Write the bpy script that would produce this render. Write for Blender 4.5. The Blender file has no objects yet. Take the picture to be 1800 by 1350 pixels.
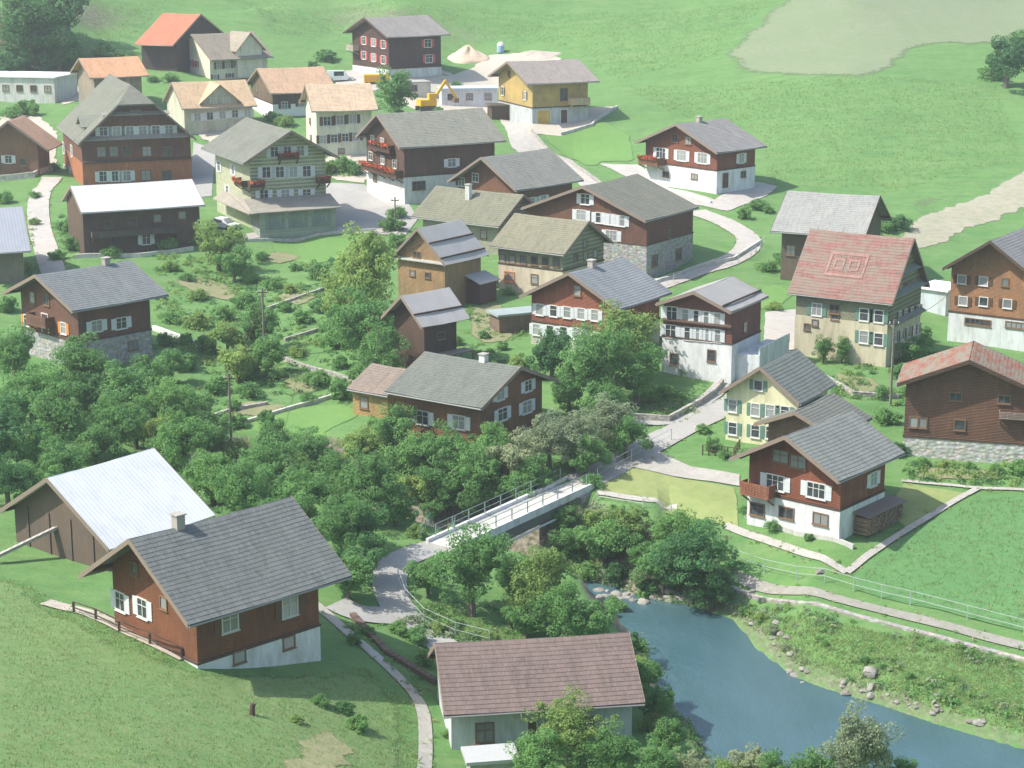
import bpy, bmesh, math, random
import numpy as np
from mathutils import Vector, Matrix, geometry
R = math.radians
C = bpy.context.scene.collection
sc = bpy.context.scene
random.seed(7); rng = np.random.default_rng(7)

# ------------------------------------------------------------ camera, sky, sun, exposure
CAM = (0.0, 0.0, 48.0); PITCH = R(14.0); FPX = 3400.0     # focal length in pixels of an 1800 px wide frame
cd = bpy.data.cameras.new('camera'); cam = bpy.data.objects.new('camera', cd); C.objects.link(cam)
cam.location = CAM; cam.rotation_euler = (R(90) - PITCH, 0, 0)
cd.sensor_width = 36; cd.lens = FPX / 1800 * 36; cd.clip_start = 1; cd.clip_end = 3000
sc.camera = cam
SUN_EL, SUN_AZ = R(50), R(-100)                            # azimuth from +Y towards +X: the sun stands to the left
w = bpy.data.worlds.new('World'); sc.world = w; w.use_nodes = True
nt = w.node_tree; bg = nt.nodes['Background']
sky = nt.nodes.new('ShaderNodeTexSky'); sky.sky_type = 'NISHITA'; sky.sun_disc = False
sky.sun_elevation = SUN_EL; sky.sun_rotation = SUN_AZ; sky.air_density = 1.3; sky.dust_density = 2.0
nt.links.new(sky.outputs[0], bg.inputs[0]); bg.inputs[1].default_value = 0.15
sd = bpy.data.lights.new('sun', 'SUN'); sun = bpy.data.objects.new('sun', sd); C.objects.link(sun)
sd.energy = 4.7; sd.angle = R(0.6); sd.color = (1.0, 0.94, 0.83)
sv = Vector((math.sin(SUN_AZ) * math.cos(SUN_EL), math.cos(SUN_AZ) * math.cos(SUN_EL), math.sin(SUN_EL)))
sun.rotation_euler = sv.to_track_quat('Z', 'Y').to_euler()
sc.view_settings.view_transform = 'Standard'; sc.view_settings.look = 'None'
sc.view_settings.exposure = 0.66; sc.view_settings.gamma = 1; sc.view_settings.use_curve_mapping = False
sc.render.resolution_x = 1024; sc.render.resolution_y = 768
sc.cycles.volume_bounces = 0; sc.cycles.max_bounces = 6; sc.cycles.transparent_max_bounces = 8

HAZE = 0.00035
# ------------------------------------------------------------ helpers
def tag(o, label=None, cat=None, group=None, kind=None):
    if label: o['label'] = label
    if cat: o['category'] = cat
    if group: o['group'] = group
    if kind: o['kind'] = kind
    return o
def empty(name, loc, rz=0, **k):
    o = bpy.data.objects.new(name, None); C.objects.link(o); o.location = loc; o.rotation_euler = (0, 0, rz)
    o.empty_display_size = .3
    return tag(o, **k)
def link(name, me, parent=None, loc=(0, 0, 0), rz=0, **k):
    o = bpy.data.objects.new(name, me); C.objects.link(o)
    if parent: o.parent = parent
    o.location = loc; o.rotation_euler = (0, 0, rz)
    return tag(o, **k)
class MB:
    def __init__(s): s.v = []; s.f = []
    def poly(s, pts, faces):
        b = len(s.v); s.v += [tuple(p) for p in pts]; s.f += [tuple(b + i for i in f) for f in faces]; return s
    def box(s, x0, y0, z0, x1, y1, z1):
        return s.poly([(x0,y0,z0),(x1,y0,z0),(x1,y1,z0),(x0,y1,z0),(x0,y0,z1),(x1,y0,z1),(x1,y1,z1),(x0,y1,z1)],
                      [(0,3,2,1),(4,5,6,7),(0,1,5,4),(1,2,6,5),(2,3,7,6),(3,0,4,7)])
    def bar(s, a, b, w, h=None):
        a = Vector(a); b = Vector(b); d = (b - a).normalized(); h = h or w
        up = Vector((0,0,1)) if abs(d.z) < .95 else Vector((1,0,0))
        r = d.cross(up).normalized() * w / 2; u = r.cross(d).normalized() * h / 2
        return s.poly([a-r-u, a+r-u, a+r+u, a-r+u, b-r-u, b+r-u, b+r+u, b-r+u],
                      [(0,1,2,3),(7,6,5,4),(0,4,5,1),(1,5,6,2),(2,6,7,3),(3,7,4,0)])
    def tube(s, pts, rad, n=8):
        rings = []; b = len(s.v)
        for i, p in enumerate(pts):
            p = Vector(p); a = Vector(pts[max(i-1, 0)]); c = Vector(pts[min(i+1, len(pts)-1)]); d = (c - a).normalized()
            up = Vector((0,0,1)) if abs(d.z) < .9 else Vector((1,0,0))
            r = d.cross(up).normalized(); u = r.cross(d)
            rr = rad[i] if hasattr(rad, '__len__') else rad
            for k in range(n):
                t = 2 * math.pi * k / n; s.v.append(tuple(p + r * math.cos(t) * rr + u * math.sin(t) * rr))
        for i in range(len(pts) - 1):
            for k in range(n):
                k2 = (k + 1) % n; s.f.append((b+i*n+k, b+i*n+k2, b+(i+1)*n+k2, b+(i+1)*n+k))
        s.f.append(tuple(b + k for k in range(n))[::-1]); s.f.append(tuple(b + (len(pts)-1)*n + k for k in range(n)))
        return s
    def slab(s, pts, t):                                     # flat polygon given as its underside, thickened by vector t
        n = len(pts); a = [Vector(p) for p in pts]; t = Vector(t)
        return s.poly(a + [p + t for p in a], [tuple(range(n))[::-1], tuple(range(n, 2*n))] + [(i, (i+1) % n, n + (i+1) % n, n + i) for i in range(n)])
    def mesh(s, name, m):
        me = bpy.data.meshes.new(name); me.from_pydata(s.v, [], s.f); me.update()
        bm = bmesh.new(); bm.from_mesh(me); bmesh.ops.recalc_face_normals(bm, faces=bm.faces); bm.to_mesh(me); bm.free()
        if m: me.materials.append(m)
        return me
    def build(s, name, m, parent=None, **k): return link(name, s.mesh(name, m), parent, **k)

# ------------------------------------------------------------ materials
MC = {}
class NT:
    def __init__(s, name, rough=.8, spec=.3):
        s.m = bpy.data.materials.new(name); s.m.use_nodes = True; s.t = s.m.node_tree
        s.b = s.t.nodes['Principled BSDF']; s.b.inputs['Roughness'].default_value = rough; s.b.inputs['Specular IOR Level'].default_value = spec
        s.co = s.t.nodes.new('ShaderNodeTexCoord').outputs['Object']
    def n(s, ty, **k):
        x = s.t.nodes.new(ty)
        for a, v in k.items():
            if a in x.inputs.keys() or a.replace('_', ' ') in x.inputs.keys():
                i = x.inputs[a if a in x.inputs.keys() else a.replace('_', ' ')]
                if hasattr(v, 'is_output'): s.t.links.new(v, i)
                else: i.default_value = v
            else: setattr(x, a, v)
        return x
    def map(s, sc_, rot=(0,0,0), src=None): return s.n('ShaderNodeMapping', Vector=src or s.co, Scale=sc_, Rotation=rot).outputs[0]
    def noise(s, scale, detail=4, rough=.6, vec=None, dist=0): return s.n('ShaderNodeTexNoise', Vector=vec or s.co, Scale=scale, Detail=detail, Roughness=rough, Distortion=dist).outputs[0]
    def ramp(s, fac, stops):
        r = s.n('ShaderNodeValToRGB', Fac=fac); e = r.color_ramp.elements
        while len(e) < len(stops): e.new(.5)
        for q, (p, c) in zip(e, stops):
            q.position = p; q.color = (c, c, c, 1) if not hasattr(c, '__len__') else (*c[:3], 1)
        return r.outputs[0]
    def mix(s, f, a, b, mode='MIX'):
        x = s.n('ShaderNodeMix', data_type='RGBA', blend_type=mode)
        for i, v in ((0, f), (6, a), (7, b)):
            if hasattr(v, 'is_output'): s.t.links.new(v, x.inputs[i])
            else: x.inputs[i].default_value = v if i == 0 else (*v[:3], 1)
        return x.outputs[2]
    def rnd(s): return s.n('ShaderNodeObjectInfo').outputs['Random']
    def bump(s, h, d=.05, st=.6):
        b = s.n('ShaderNodeBump', Height=h, Distance=d, Strength=st); s.t.links.new(b.outputs[0], s.b.inputs['Normal'])
    def out(s, c):
        if hasattr(c, 'is_output'): s.t.links.new(c, s.b.inputs['Base Color'])
        else: s.b.inputs['Base Color'].default_value = (*c[:3], 1)
        return s.m
def mul(c, k): return tuple(min(1, a * k) for a in c)
def cached(f):
    def g(*a):
        key = (f.__name__,) + a
        if key not in MC: MC[key] = f(*a)
        return MC[key]
    return g
@cached
def wood(c, vert=False):                                    # weathered boards
    t = NT('wood', .75)
    v = t.map((1, 1, 1))
    ban = t.n('ShaderNodeTexWave', Vector=v, Scale=2.4, Distortion=.3, Detail=1, bands_direction='X' if vert else 'Z').outputs[1]
    st = t.noise(3, 5, .7, t.map((1, 1, 9) if not vert else (7, 7, .7)))
    big = t.noise(.35, 3, .6)
    k = t.ramp(st, [(.25, mul(c, .55)), (.5, c), (.75, mul(c, 1.5))])
    k = t.mix(t.ramp(big, [(.35, 0.), (.7, .75)]), k, mul((c[0]*.75, c[1]*.95, c[2]*1.2), .7))
    k = t.mix(t.ramp(t.noise(1.6, 5, .8, t.map((1.5, 1.5, .3))), [(.52, 0.), (.7, .6)]), k, mul((c[0]*1.1, c[1]*1.25, c[2]*1.4), 1.35))
    k = t.mix(t.ramp(ban, [(0, .75), (.14, 0.)]), k, mul(c, .25))
    t.bump(ban, .04, .5)
    return t.out(k)
@cached
def shingle(c):
    t = NT('shingle', .85)
    b = t.n('ShaderNodeTexBrick', Vector=t.map((1, 1, 1), (R(90), 0, 0)), Color1=(*mul(c, 1.15), 1), Color2=(*mul(c, .8), 1), Mortar=(*mul(c, .45), 1), Scale=1, Mortar_Size=.012, Brick_Width=.3, Row_Height=.22)
    k = t.mix(t.ramp(t.noise(.6, 5, .7), [(.35, 0.), (.7, .6)]), b.outputs[0], mul(c, 1.25))
    t.bump(b.outputs[1], .03, .4)
    return t.out(k)
@cached
def plaster(c):
    t = NT('plaster', .9); c = mul(c, .86)
    st = t.noise(1.2, 5, .7, t.map((1, 1, .25)))
    k = t.ramp(st, [(.3, mul((c[0], c[1]*.97, c[2]*.92), .68)), (.55, c), (.8, mul(c, 1.04))])
    k = t.mix(t.ramp(t.noise(.9, 5, .8, t.map((2.5, 2.5, .3))), [(.55, 0.), (.72, .4)]), k, mul((c[0], c[1]*.95, c[2]*.85), .6))
    k = t.mix(t.ramp(t.noise(6, 4, .7), [(.55, 0.), (.75, .3)]), k, mul(c, .7))
    t.bump(t.noise(30, 3), .01, .4)
    return t.out(k)
@cached
def stone(c):
    t = NT('stone', .9)
    v = t.n('ShaderNodeTexVoronoi', Vector=t.map((1, 1, 1.6)), Scale=2.2, feature='F1')
    k = t.mix(t.ramp(v.outputs[0], [(.35, 0.), (.6, 1.)]), t.mix(.5, v.outputs[1], c, 'MIX'), mul(c, .35))
    k = t.mix(.75, k, t.ramp(t.noise(3, 5), [(.3, mul(c, .6)), (.7, mul(c, 1.3))]))
    t.bump(v.outputs[0], .08, .7)
    return t.out(k)
@cached
def tiles(c, var=.35, moss=0.):
    t = NT('roof_tiles', .85, .2); c = (c[0]*.98, c[1], c[2]*.99)
    b = t.n('ShaderNodeTexBrick', Vector=t.map((1, 1.12, 1)), Color1=(*mul(c, 1 + var*.55), 1), Color2=(*mul(c, 1 - var*.55), 1), Mortar=(*mul(c, .55), 1), Scale=1, Mortar_Size=.012, Brick_Width=.26, Row_Height=.34)
    big = t.noise(.5, 6, .7, t.map((1, .6, 1)))
    k = t.mix(t.ramp(big, [(.3, .0), (.7, .7)]), b.outputs[0], mul((c[0]*1.05, c[1], c[2]*.92), 1.35))
    k = t.mix(t.ramp(t.noise(2.2, 6, .75, t.map((2, .5, 1))), [(.5, 0.), (.72, .45)]), k, mul(c, .55))
    k = t.mix(t.ramp(t.noise(9, 5, .8, t.map((1, .8, 1))), [(.45, 0.), (.65, .5)]), k, mul(c, 1.7))
    k = t.mix(t.ramp(t.noise(.8, 5, .75, t.map((3.5, .25, 1))), [(.5, 0.), (.7, .55)]), k, mul((c[0]*.9, c[1]*1.05, c[2]*.85), .6))
    if moss: k = t.mix(t.ramp(t.noise(.9, 6, .75, t.map((.5, 1.6, 1))), [(.42, 0.), (.56, moss)]), k, (.2, .2, .16))
    t.bump(b.outputs[1], .02, .4)
    return t.out(k)
@cached
def metal_roof(c):
    t = NT('sheet_roof', .7, .2)
    wv = t.n('ShaderNodeTexWave', Vector=t.co, Scale=.9, bands_direction='X').outputs[1]
    k = t.mix(t.ramp(t.noise(.7, 5, .7, t.map((1, .4, 1))), [(.4, 0.), (.75, .6)]), c, mul(c, .72))
    k = t.mix(t.ramp(wv, [(0, .35), (.06, 0.)]), k, mul(c, .55))
    t.bump(wv, .03, .3)
    return t.out(k)
@cached
def flat(c, rough=.6, spec=.3):
    t = NT('paint', rough, spec)
    return t.out(t.mix(t.ramp(t.noise(4, 4, .7), [(.35, 0.), (.75, .45)]), c, mul(c, .72)))
@cached
def glass():
    t = NT('window_glass', .14, .5); dk = t.ramp(t.noise(1.5, 2), [(.35, (.02, .028, .035)), (.65, (.07, .085, .1))])
    cu = t.n('ShaderNodeTexWave', Vector=t.co, Scale=5, Distortion=.5, bands_direction='X').outputs[1]
    q = t.ramp(t.rnd(), [(.0, 0.), (.42, 0.), (.5, .55), (1., .9)]); z = t.n('ShaderNodeSeparateXYZ', Vector=t.co).outputs[2]
    return t.out(t.mix(q, dk, t.mix(cu, (.2, .22, .23), (.5, .51, .5))))
def blend_ground(name, cols, s1, s2, bumpd=.1, rough=.95):
    t = NT(name, rough, .15)
    a = t.noise(s1, 7, .68, dist=.4); b = t.noise(s2, 8, .78)
    k = t.mix(t.ramp(a, [(.32, 0.), (.68, 1.)]), cols[0], cols[1])
    k = t.mix(t.ramp(b, [(.42, 0.), (.62, .75)]), k, cols[2])
    if len(cols) > 3: k = t.mix(t.ramp(t.noise(s2 * 4, 6, .8), [(.52, 0.), (.66, .8)]), k, cols[3])
    t.bump(t.noise(s2 * 5, 5, .8), bumpd, .8)
    return t, k
WHITE = (.78, .8, .82)

# ------------------------------------------------------------ pixel ray <-> terrain
cp, sp = math.cos(PITCH), math.sin(PITCH)
def ray(px, py):
    u = (px - 900) / FPX; v = -(py - 675) / FPX
    return np.array([u, cp + v * sp, -sp + v * cp])
def at_z(px, py, z):
    d = ray(px, py); t = (z - CAM[2]) / d[2]; return (d[0] * t, d[1] * t)

# ------------------------------------------------------------ measured house frames: x, y, z, heading, length, width, eave height, ridge rise, gable and eave overhang
H={
'front':{'s':-1,'p':[-22.143,112.633,0.914,0.769,9.325,9.066,6.516,2.918,1.542,1.446],'ph':2.31,'w':[('G',3.74,4.17,0.95,1.15,'w'),('G',1.23,4.4,0.95,1.15,'w'),('G',1.91,6.84,0.6,0.7,'n'),('G',-1.15,5.37,0.6,0.7,'n'),('S',2.45,4.46,1.1,1.2,'b'),('S',7.03,4.23,1.1,1.2,'b'),('S',3.03,2.0,0.8,0.7,'n'),('S',6.85,1.88,0.8,0.7,'n')],'ch':(2.08,0.87)},
'whitebarn':{'s':-1,'p':[-32.217,131.226,2.621,0.898,8.076,10.251,2.735,3.138,0.884,1.261],'ph':0.0,'w':[],'ch':None},
'bottom':{'s':-1,'p':[-4.26,112.95,-2.45,0.153,11.248,7.387,3.42,2.112,0.528,1.046],'ph':0.0,'w':[('S',2.05,1.14,1.0,1.2,'n'),('S',4.98,1.06,0.5,1.4,'d'),('S',8.35,1.2,0.9,1.0,'n')],'ch':None},
'rightchalet':{'s':-1,'p':[21.652,142.231,1.192,0.877,6.737,8.181,5.244,2.221,1.614,0.72],'ph':2.07,'w':[('G',1.29,5.41,1.3,0.9,'n'),('G',-0.29,5.25,1.3,0.9,'n'),('G',1.67,3.24,1.5,1.1,'w'),('G',-1.98,3.31,1.5,1.1,'w'),('G',3.19,0.76,1.2,0.9,'n'),('G',0.55,1.02,1.2,0.8,'n'),('G',-2.48,1.14,1.2,0.8,'n'),('S',4.92,3.48,0.9,1.0,'w')],'ch':None},
'cream':{'s':-1,'p':[21.326,159.621,2.85,1.037,6.544,6.628,4.452,2.421,0.728,0.374],'ph':0.0,'w':[('G',0.4,5.2,0.7,0.8,'g'),('G',2.71,3.09,0.7,1.0,'g'),('G',0.59,3.02,0.7,1.0,'g'),('G',-0.77,3.08,0.7,1.0,'g'),('G',-2.12,3.14,0.7,1.0,'g'),('G',2.65,1.07,0.7,1.0,'g'),('G',0.53,1.11,0.7,1.0,'g'),('G',-0.84,1.18,0.7,1.0,'g'),('G',-2.19,1.24,0.7,1.0,'g')],'ch':None},
'mossbarn':{'s':-1,'p':[37.843,155.525,2.7,1.297,5.2,10.149,6.56,2.078,1.042,0.664],'ph':1.61,'w':[('G',4.31,2.94,0.6,0.8,'n'),('G',3.56,2.94,0.6,0.8,'n'),('G',0.53,2.97,0.8,0.8,'n'),('G',0.99,5.38,0.9,0.6,'n'),('G',-2.92,5.41,0.9,0.6,'n')],'ch':None},
'redroof':{'s':1,'p':[38.074,183.843,5.114,2.603,9.347,9.32,6.511,4.925,0.645,0.551],'ph':3.84,'w':[('S',7.16,4.57,0.9,1.1,'g'),('S',5.36,4.82,0.9,0.8,'n'),('S',2.35,4.58,0.8,1.1,'g'),('S',0.86,4.58,0.8,1.1,'g'),('S',2.25,2.42,0.8,1.1,'g'),('S',0.76,2.37,0.8,1.1,'g'),('S',7.29,3.26,0.5,0.5,'n'),('S',8.1,2.77,0.5,0.5,'n'),('S',5.27,3.99,0.7,0.4,'n'),('G',1.4,6.76,0.6,0.8,'n'),('G',-0.15,6.69,0.6,0.8,'n'),('G',-1.72,6.61,0.6,0.8,'n'),('G',-3.32,6.53,0.6,0.8,'n'),('G',1.34,4.07,0.6,0.9,'b'),('G',-0.31,3.98,0.6,0.9,'b'),('G',-1.99,3.89,0.6,0.9,'b'),('G',-3.69,3.8,0.6,0.9,'b'),('G',-4.26,3.7,0.6,0.9,'b'),('G',2.51,2.27,0.6,0.9,'b'),('G',0.71,2.15,0.6,0.9,'b'),('G',-1.12,2.03,0.6,0.9,'b'),('G',-2.98,1.91,0.6,0.9,'b'),('G',-4.26,1.78,0.6,0.9,'b')],'ch':None},
'greybarn':{'s':1,'p':[40.385,216.047,6.906,2.738,8.65,11.191,5.913,3.029,0.991,1.088],'ph':0.0,'w':[('S',7.57,3.21,0.9,1.0,'n')],'ch':None},
'rightbrown':{'s':-1,'p':[48.375,191.332,4.32,0.987,13.0,8.772,7.851,2.973,1.536,0.375],'ph':2.98,'w':[('G',3.22,6.49,0.8,0.8,'b'),('G',0.95,6.55,0.8,0.8,'b'),('G',-1.29,6.67,0.6,0.7,'n'),('G',2.97,4.28,0.8,0.8,'b'),('G',0.82,4.46,0.8,0.8,'b'),('G',-1.66,4.51,0.8,0.8,'b'),('G',1.29,2.29,2.6,0.5,'n'),('G',-2.97,2.44,2.6,0.5,'n')],'ch':None},
'hill':{'s':-1,'p':[22.648,259.267,10.621,0.742,7.632,12.982,5.82,2.718,1.195,0.97],'ph':2.85,'w':[('G',1.07,6.56,1.0,0.9,'n'),('G',-1.31,6.46,1.0,0.9,'n'),('G',3.62,4.33,1.6,1.3,'w'),('G',-0.19,4.34,1.6,1.3,'w'),('G',-3.92,4.35,1.6,1.3,'w'),('G',2.6,1.57,1.0,0.6,'n'),('G',-2.58,1.79,1.0,0.6,'n'),('S',4.83,4.18,0.9,1.2,'w'),('S',5.27,2.0,0.9,0.7,'n'),('S',1.63,1.51,1.2,2.0,'d')],'ch':(3.5,0.59)},
'yellow':{'s':-1,'p':[0.519,307.871,15.154,0.412,9.51,13.301,5.923,2.43,1.413,1.148],'ph':1.69,'w':[('G',2.43,6.3,0.9,0.9,'n'),('G',4.94,3.39,0.8,1.2,'b'),('G',-3.82,3.44,0.8,1.2,'b'),('S',5.35,3.66,1.2,1.8,'n'),('S',1.85,0.27,2.2,2.2,'y'),('S',5.37,0.12,1.1,2.3,'d')],'ch':None},
'top':{'s':-1,'p':[-25.254,349.096,18.221,0.597,10.808,12.873,7.207,2.537,1.189,1.217],'ph':1.13,'w':[('G',2.18,5.69,1.2,1.3,'r'),('G',-1.24,5.54,1.2,1.3,'r'),('G',-4.61,5.39,1.2,1.3,'r'),('G',2.28,3.07,1.2,1.3,'r'),('G',-1.15,2.88,1.2,1.3,'r'),('G',-4.52,2.7,1.2,1.3,'r'),('S',8.06,5.37,1.3,1.3,'r'),('S',8.27,2.66,1.3,1.3,'r')],'ch':None},
'long':{'s':-1,'p':[-16.847,256.404,10.049,0.51,13.411,11.559,7.545,3.197,1.177,0.995],'ph':3.04,'w':[('G',3.79,7.02,1.0,1.0,'b'),('G',0.79,6.95,1.0,1.0,'b'),('G',4.42,4.73,1.0,1.0,'b'),('G',0.7,4.62,1.0,1.0,'b'),('G',-2.93,4.5,1.0,1.0,'b'),('G',3.1,1.97,1.0,0.8,'n'),('S',6.95,4.53,1.1,1.0,'w'),('S',2.05,1.86,1.8,1.0,'n')],'ch':None},
'mid14':{'s':-1,'p':[-2.961,244.92,8.867,0.819,9.954,10.765,4.516,3.184,1.424,0.666],'ph':0.0,'w':[('G',2.32,4.9,1.0,1.0,'b'),('G',4.78,4.12,1.0,1.0,'b'),('S',4.41,2.42,0.9,0.9,'w'),('S',2.26,2.37,0.9,0.9,'w')],'ch':None},
'dark15':{'s':-1,'p':[8.412,219.01,7.586,0.974,10.65,16.178,5.868,3.107,0.767,0.25],'ph':2.9,'w':[('G',0.06,7.52,1.1,1.1,'w'),('G',-2.02,5.55,1.2,1.1,'w'),('G',-3.31,5.5,1.2,1.1,'w'),('G',-4.59,5.46,1.2,1.1,'w'),('G',0.57,5.64,1.2,1.1,'w'),('G',-3.49,3.66,1.4,1.1,'w'),('S',5.05,3.79,0.6,1.2,'n'),('S',1.79,0.98,1.2,1.2,'n'),('S',7.28,0.95,1.2,1.2,'n')],'ch':None},
'mid16':{'s':1,'p':[0.659,228.742,7.691,2.522,11.21,7.968,3.962,2.474,0.931,1.061],'ph':0.0,'w':[('S',2.11,2.06,0.8,0.9,'n')],'ch':(9.33,-2.13)},
'mid17':{'s':1,'p':[7.821,209.02,6.366,2.529,8.424,8.216,5.257,2.507,0.698,0.776],'ph':2.86,'w':[('S',7.97,3.48,0.7,0.8,'n'),('S',6.64,3.55,0.7,0.8,'n'),('S',5.17,3.61,0.7,0.8,'n'),('S',3.7,3.68,0.7,0.8,'n'),('S',2.25,3.74,0.7,0.8,'n'),('S',0.81,3.81,0.7,0.8,'n'),('S',6.98,1.57,1.2,1.0,'o'),('S',3.63,1.68,0.8,0.9,'n'),('G',-0.27,5.32,0.7,0.8,'n'),('G',1.53,4.07,0.7,0.8,'n'),('G',-0.4,3.98,0.7,0.8,'n'),('G',-2.37,3.88,0.7,0.8,'n')],'ch':None},
'shed18':{'s':-1,'p':[-9.686,203.174,6.067,0.938,6.305,6.408,5.272,2.994,0.615,0.561],'ph':0.0,'w':[('G',0.55,5.39,0.9,0.6,'n'),('G',1.21,3.34,0.6,0.5,'n'),('G',-0.89,3.33,0.6,0.5,'n')],'ch':None},
'shed19':{'s':-1,'p':[-9.772,179.85,4.884,0.738,4.0,4.444,5.066,1.857,0.972,0.828],'ph':0.0,'w':[('S',2.05,3.08,0.8,0.6,'n')],'ch':None},
'tree19':{'s':-1,'p':[5.938,184.555,5.194,0.963,8.296,9.747,5.426,2.502,0.86,0.831],'ph':2.47,'w':[('G',-0.5,6.19,0.7,0.9,'n'),('G',3.89,3.81,0.75,1.0,'w'),('G',2.25,3.86,0.75,1.0,'w'),('G',0.64,3.91,0.75,1.0,'w'),('G',-0.96,3.96,0.75,1.0,'w'),('G',-2.55,4.02,0.75,1.0,'w'),('G',4.22,1.76,0.75,1.0,'w'),('G',2.62,1.83,0.75,1.0,'w'),('G',1.03,1.89,0.75,1.0,'w'),('G',-0.54,1.96,0.75,1.0,'w')],'ch':(3.3,0.46)},
'white20':{'s':-1,'p':[17.329,176.855,4.799,1.039,6.593,7.108,6.632,1.41,1.01,0.25],'ph':3.28,'w':[('G',2.65,5.67,1.0,1.1,'w'),('G',1.18,5.61,0.72,1.1,'w'),('G',0.12,5.59,0.72,1.1,'w'),('G',-0.93,5.58,0.72,1.1,'w'),('G',-1.97,5.57,0.72,1.1,'w'),('G',2.73,3.9,1.0,1.1,'w'),('G',0.9,3.89,0.72,1.1,'w'),('G',-0.08,3.93,0.72,1.1,'w'),('G',-1.05,3.96,0.72,1.1,'w'),('G',-2.02,4.0,0.72,1.1,'w'),('G',2.32,1.25,0.7,1.0,'n'),('G',-1.55,2.04,0.7,1.0,'n'),('S',3.01,4.42,0.8,0.9,'n')],'ch':None},
'mid21':{'s':1,'p':[0.202,161.542,3.12,2.544,8.811,8.674,4.357,1.743,0.69,1.571],'ph':0.0,'w':[('G',2.17,4.15,1.0,0.9,'w'),('G',-2.1,4.02,1.0,0.9,'w'),('G',1.83,2.32,1.3,1.0,'w'),('G',-1.93,2.16,1.3,1.0,'w'),('S',6.64,1.57,1.2,1.1,'w'),('S',2.76,1.75,1.2,1.1,'w')],'ch':(3.23,0.24)},
'left22':{'s':-1,'p':[-44.589,182.476,4.763,0.801,8.249,9.754,6.491,2.085,1.35,1.231],'ph':2.57,'w':[('G',2.81,5.91,0.8,1.0,'n'),('G',0.31,6.04,0.8,1.0,'n'),('G',4.09,3.46,0.8,1.0,'or'),('G',-2.38,3.65,0.8,1.0,'or'),('G',0.77,3.56,1.0,2.0,'d'),('S',2.05,3.93,1.1,1.0,'w'),('S',4.84,3.78,1.1,1.0,'w'),('S',6.02,1.39,1.0,0.8,'n')],'ch':(6.74,-0.51)},
'metal23':{'s':-1,'p':[-51.904,227.741,7.844,0.428,13.974,8.574,5.493,1.895,0.371,1.074],'ph':0.0,'w':[('S',2.93,3.33,0.8,0.8,'n'),('S',5.87,3.52,0.8,0.8,'n'),('S',8.83,3.71,0.8,0.8,'n'),('S',11.83,3.89,0.8,0.8,'n'),('S',7.38,1.33,0.9,1.2,'w')],'ch':None},
'flower25':{'s':1,'p':[-27.743,238.881,9.053,2.031,13.653,9.888,8.72,2.889,1.619,1.275],'ph':0.0,'w':[('G',1.73,9.05,0.9,1.2,'w'),('G',0.03,9.02,0.9,1.2,'w'),('G',-1.69,9.0,0.9,1.2,'w'),('G',2.84,6.58,1.0,1.3,'w'),('G',1.09,6.52,1.0,1.3,'w'),('G',-0.67,6.47,1.0,1.3,'w'),('G',-2.44,6.41,1.0,1.3,'w'),('G',3.23,3.79,1.0,1.2,'w'),('G',0.45,3.67,1.0,1.2,'w'),('G',-2.36,3.56,1.0,1.2,'w'),('S',12.23,6.02,0.9,1.2,'w'),('S',6.47,6.28,0.9,1.2,'w'),('S',9.07,3.28,0.9,1.2,'w')],'ch':None},
'orange26':{'s':1,'p':[-55.15,346.825,19.913,2.781,6.951,16.847,4.757,3.987,0.3,1.626],'ph':0.0,'w':[],'ch':None},
'beige28':{'s':-1,'p':[-40.46,314.539,14.916,0.364,9.722,14.69,4.175,2.759,0.643,1.272],'ph':1.97,'w':[('S',1.88,1.77,0.9,1.0,'b'),('S',4.67,2.03,0.9,1.0,'b'),('S',7.48,2.29,0.9,1.0,'b'),('G',2.93,3.63,0.8,0.9,'n')],'ch':None},
'white29':{'s':-1,'p':[-29.428,284.327,12.278,0.254,8.068,10.033,7.051,2.706,0.776,1.044],'ph':0.0,'w':[('S',1.55,5.01,1.0,1.2,'b'),('S',3.42,5.13,1.0,1.2,'b'),('S',5.29,5.24,1.0,1.2,'b'),('S',0.91,2.41,0.9,1.1,'b'),('S',2.51,2.5,0.9,1.1,'b'),('S',4.13,2.59,0.9,1.1,'b'),('S',5.74,2.68,0.9,1.1,'b'),('S',3.53,0.68,0.8,0.6,'n'),('G',1.1,4.41,0.8,1.0,'b'),('G',0.41,1.98,0.8,1.0,'b')],'ch':None},
'beige30':{'s':-1,'p':[-52.262,301.846,13.592,0.408,10.797,10.889,4.235,2.953,0.479,0.959],'ph':0.0,'w':[('S',2.03,2.36,0.9,1.1,'w'),('S',4.0,2.45,0.9,1.1,'w'),('S',5.97,2.54,0.9,1.1,'w'),('S',7.96,2.63,0.9,1.1,'w'),('S',9.95,2.72,0.9,1.1,'w')],'ch':None},
'orange31':{'s':-1,'p':[-68.878,315.287,15.753,0.484,7.758,9.597,5.454,2.215,0.988,0.998],'ph':0.0,'w':[('S',1.79,4.19,0.8,0.9,'n'),('S',5.52,4.22,0.8,0.9,'n')],'ch':None},
'small33':{'s':-1,'p':[-70.549,272.446,10.747,1.536,5.949,7.458,4.591,2.773,0.795,1.689],'ph':0.0,'w':[('G',0.49,2.0,0.9,1.0,'w'),('G',-1.52,1.6,0.8,0.9,'n')],'ch':None},
'blue34':{'s':1,'p':[-56.524,218.645,7.02,3.475,4.831,12.086,3.877,3.28,0.732,1.154],'ph':0.0,'w':[],'ch':None},
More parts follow.
